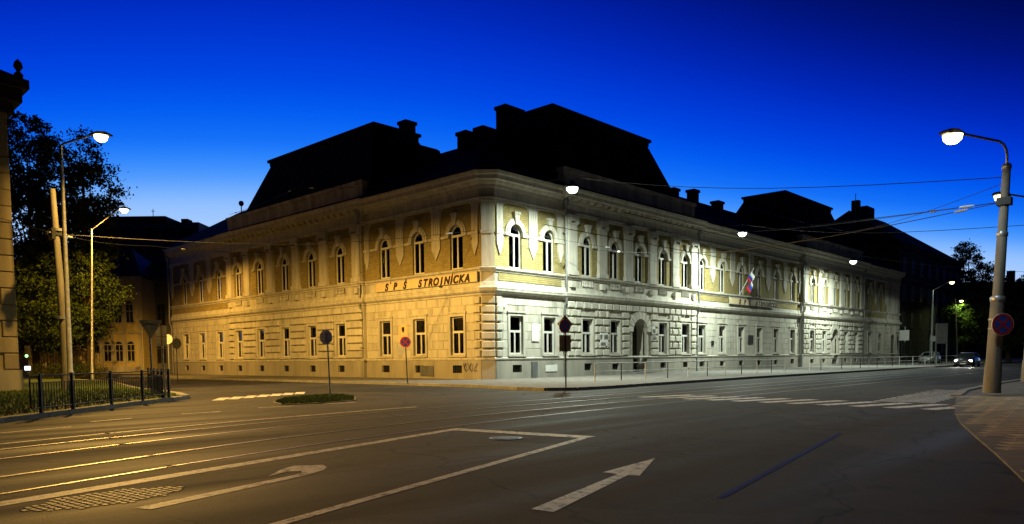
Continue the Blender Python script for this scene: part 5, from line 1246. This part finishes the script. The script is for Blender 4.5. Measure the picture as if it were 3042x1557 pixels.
# distant traffic light
p = Dp(84, 1090, 58); p.z = 0.0
tl = thing('traffic_light', 'distant traffic light showing green at the left edge', 'traffic light', p, VIEW_RZ)
MB().tube([(0, 0.1, 0), (0, 0.1, 2.7)], 0.05, 8).build('post', 'iron', tl); MB().box(-0.15, 0.15, -0.12, 0.12, 1.75, 2.75).build('housing', 'iron', tl)
for k, mt in enumerate(('lens_green', 'lens_off', 'lens_off')): MB().tube([(0, -0.16, 1.95+k*0.3), (0, -0.12, 1.95+k*0.3)], 0.11, 14).build('lens', mt, tl)
MB().box(-0.2, 0.2, -0.13, -0.05, 0.85, 1.15).build('signal_box', 'lens_signal', tl)

# ================================================================ CARS
def car(name, label, loc, rz, paint, lights=None, group=None):
    t_ = thing(name, label, 'car', loc, rz, group)     # faces local -x
    w = 0.86
    def loft(secs, parent, nm, mat):
        mb = MB(); n = len(secs[0]); o = 0
        for s_ in secs: mb.v += s_
        for i in range(len(secs)-1):
            for k in range(n): mb.f.append((i*n+k, i*n+(k+1) % n, (i+1)*n+(k+1) % n, (i+1)*n+k))
        mb.f.append(tuple(range(n))[::-1]); mb.f.append(tuple((len(secs)-1)*n+k for k in range(n)))
        return mb.build(nm, mat, parent, True)
    def sec(x, z0, z1, hw, r=0.12):
        return [(x, -hw+r*.4, z0), (x, hw-r*.4, z0), (x, hw, z0+r), (x, hw, z1-r*1.4), (x, hw-r*.6, z1-r*.3), (x, hw-r*1.6, z1), (x, -hw+r*1.6, z1), (x, -hw+r*.6, z1-r*.3), (x, -hw, z1-r*1.4), (x, -hw, z0+r)]
    body = loft([sec(-2.12, 0.36, 0.66, 0.66), sec(-2.05, 0.25, 0.74, 0.76), sec(-1.8, 0.2, 0.80, 0.84), sec(-0.9, 0.2, 0.93, w), sec(0.6, 0.2, 0.97, w), sec(1.6, 0.2, 0.96, w), sec(1.98, 0.25, 0.92, 0.80), sec(2.08, 0.35, 0.85, 0.72)], t_, 'body', paint)
    cab = loft([sec(-1.05, 0.90, 0.97, 0.74, 0.03), sec(-0.35, 0.9, 1.40, 0.63, 0.06), sec(0.2, 0.9, 1.47, 0.62, 0.06), sec(1.1, 0.9, 1.45, 0.62, 0.06), sec(1.75, 0.9, 1.30, 0.64, 0.05), sec(2.0, 0.9, 0.98, 0.70, 0.03)], t_, 'cabin', 'carglass')
    MB().add([(-0.36, -0.56, 1.412), (-0.36, 0.56, 1.412), (0.2, 0.56, 1.482), (0.2, -0.56, 1.482), (1.1, 0.56, 1.462), (1.1, -0.56, 1.462), (1.72, 0.55, 1.33), (1.72, -0.55, 1.33)], [(0, 1, 2, 3), (3, 2, 4, 5), (5, 4, 6, 7)]).build('roof', paint, t_)
    for sg in (-1, 1):
        MB().tube([(-1.05, sg*0.75, 0.93), (-0.35, sg*0.62, 1.4)], 0.035, 6).tube([(0.35, sg*0.70, 0.93), (0.35, sg*0.63, 1.46)], 0.035, 6).tube([(1.15, sg*0.70, 0.93), (1.15, sg*0.63, 1.45)], 0.035, 6).tube([(2.0, sg*0.7, 0.93), (1.75, sg*0.6, 1.32)], 0.05, 6).build('pillar', paint, t_)
        MB().lathe([(0.02, -0.06), (0.09, -0.03), (0.09, 0.05), (0.02, 0.08)], 8, (-0.75, sg*0.93, 0.98)).build('mirror', paint, t_)
        for xw in (-1.3, 1.3):
            wh = MB().tube([(xw, sg*0.68, 0.31), (xw, sg*0.88, 0.31)], 0.31, 20).build('tyre', 'rubber', t_); MB().tube([(xw, sg*0.87, 0.31), (xw, sg*0.90, 0.31)], 0.19, 14).build('rim', 'galv', wh)
        MB().box(-2.11, -1.98, sg*0.62-0.16, sg*0.62+0.13, 0.56, 0.70).build('headlight', 'lens_head' if lights else 'ceramic', t_)
        MB().box(1.99, 2.10, sg*0.64-0.1, sg*0.64+0.1, 0.66, 0.86).build('taillight', 'red', t_)
    MB().box(-2.14, -2.08, -0.4, 0.4, 0.36, 0.52).build('grille', 'iron', t_)
    MB().box(-2.16, -2.14, -0.26, 0.26, 0.30, 0.40).build('number_plate', 'signwhite', t_)
    if lights:
        for sg in (-1, 1): lamp_light(t_, (-2.2, sg*0.62, 0.63), P_HEAD, (1.0, 0.96, 0.88), 0.12, 75, (0, math.radians(82), 0), 'SPOT')
    return t_
hc = G(2850, 1090)
car('car', 'oncoming dark car with its headlights on in the right street', (56.0, -13.6, 0), 0.03, 'car_dark', True)
car('parked_car', 'pale silver car parked on the pavement behind the pipe railing', (74.5, -5.6, 0.13), 0.0, 'car_silver')
car('parked_car', 'dark car half hidden behind the right mast', (66.0, -21.6, 0), PI, 'car_black', None, 'cars at the far right')
car('parked_car', 'dark red car next to the frame edge at far right', (58.0, -21.8, 0), PI, 'car_red', None, 'cars at the far right')

# ================================================================ OVERHEAD WIRES
def wire(label, pts, r=0.013, sag=0.0, ins=()):
    P = [Vector(p) for p in pts]; mid = P[0].copy(); full = []
    for a, b_ in zip(P[:-1], P[1:]):
        n = 10
        for k in range(n): full.append(a.lerp(b_, k/n)+Vector((0, 0, -sag*math.sin(PI*k/n))))
    full.append(P[-1])
    t_ = thing('overhead_wire', label, 'cable', mid)
    MB().tube([q-mid for q in full], r, 5).build('wire', 'iron', t_)
    for u in ins:
        k = int(u*(len(full)-1)); a, b_ = full[k], full[min(k+1, len(full)-1)]; d_ = (b_-a).normalized()
        MB().tube([a-mid, a-mid+d_*0.1, a-mid+d_*0.35, a-mid+d_*0.45], [0.02, 0.045, 0.045, 0.02], 8).build('insulator', 'ceramic', t_)
    return t_
tr1 = [((a[0]+b_[0])/2, (a[1]+b_[1])/2) for a, b_ in zip(TA, TB)]; tr2 = [((a[0]+b_[0])/2, (a[1]+b_[1])/2) for a, b_ in zip(TC, TD)]
wire('tram contact wire above the track nearer the school', [(x, y, 5.7) for x, y in tr1[8:]])
wire('tram contact wire above the track nearer the camera', [(x, y, 5.7) for x, y in tr2[8:]])
mr = Vector((-3.2, -26.45, 0.12))+RAX(6.2)
wire('span wire from the right mast to the school front', [tuple(mr), (-1.0, -16, 6.0), (9.5, -0.45, 8.75)], 0.014, 0.12, (0.06, 0.86))
wire('span wire from the right mast up the street', [tuple(mr), (24.5, -0.3, 11.6)], 0.012, 0.3, (0.05, 0.12))
wire('short stay wire dropping left from the right mast', [tuple(mr), (-7.0, -19.0, 5.75)], 0.012, 0.05, (0.15,))
ml = Vector((-20.85, 7.1, 7.3))
wire('span wire from the concrete mast to the school corner', [tuple(ml), (-10, 4.2, 7.6), (0.1, 0.9, 9.15)], 0.014, 0.1, (0.04, 0.93))
wire('span wire from the concrete mast past the left school front', [tuple(ml), (-14, 14, 8.2), (-0.3, 24.5, 10.2)], 0.013, 0.15, (0.05, 0.6))
wire('span wire running left from the concrete mast', [tuple(ml), (-36, -6, 8.0)], 0.013, 0.1, (0.05,))
wire('high wire crossing in front of the left mansard roof', [(-0.3, 31.5, 14.2), (-3.0, 16.0, 13.6), (0.2, 5.0, 12.7)], 0.013, 0.15, (0.08, 0.45, 0.58))
wire('span wire stretched along the upper windows of the right front', [(0.5, -0.35, 9.3), (9.5, -2.6, 8.6), (24.2, -0.6, 8.3)], 0.012, 0.1, (0.45,))
wire('thin wire between the right roofs and the right mast', [(40, 3.0, 16.5), (20, -14, 9.5), tuple(mr+Vector((0, 0, 0.6)))], 0.011, 0.2)
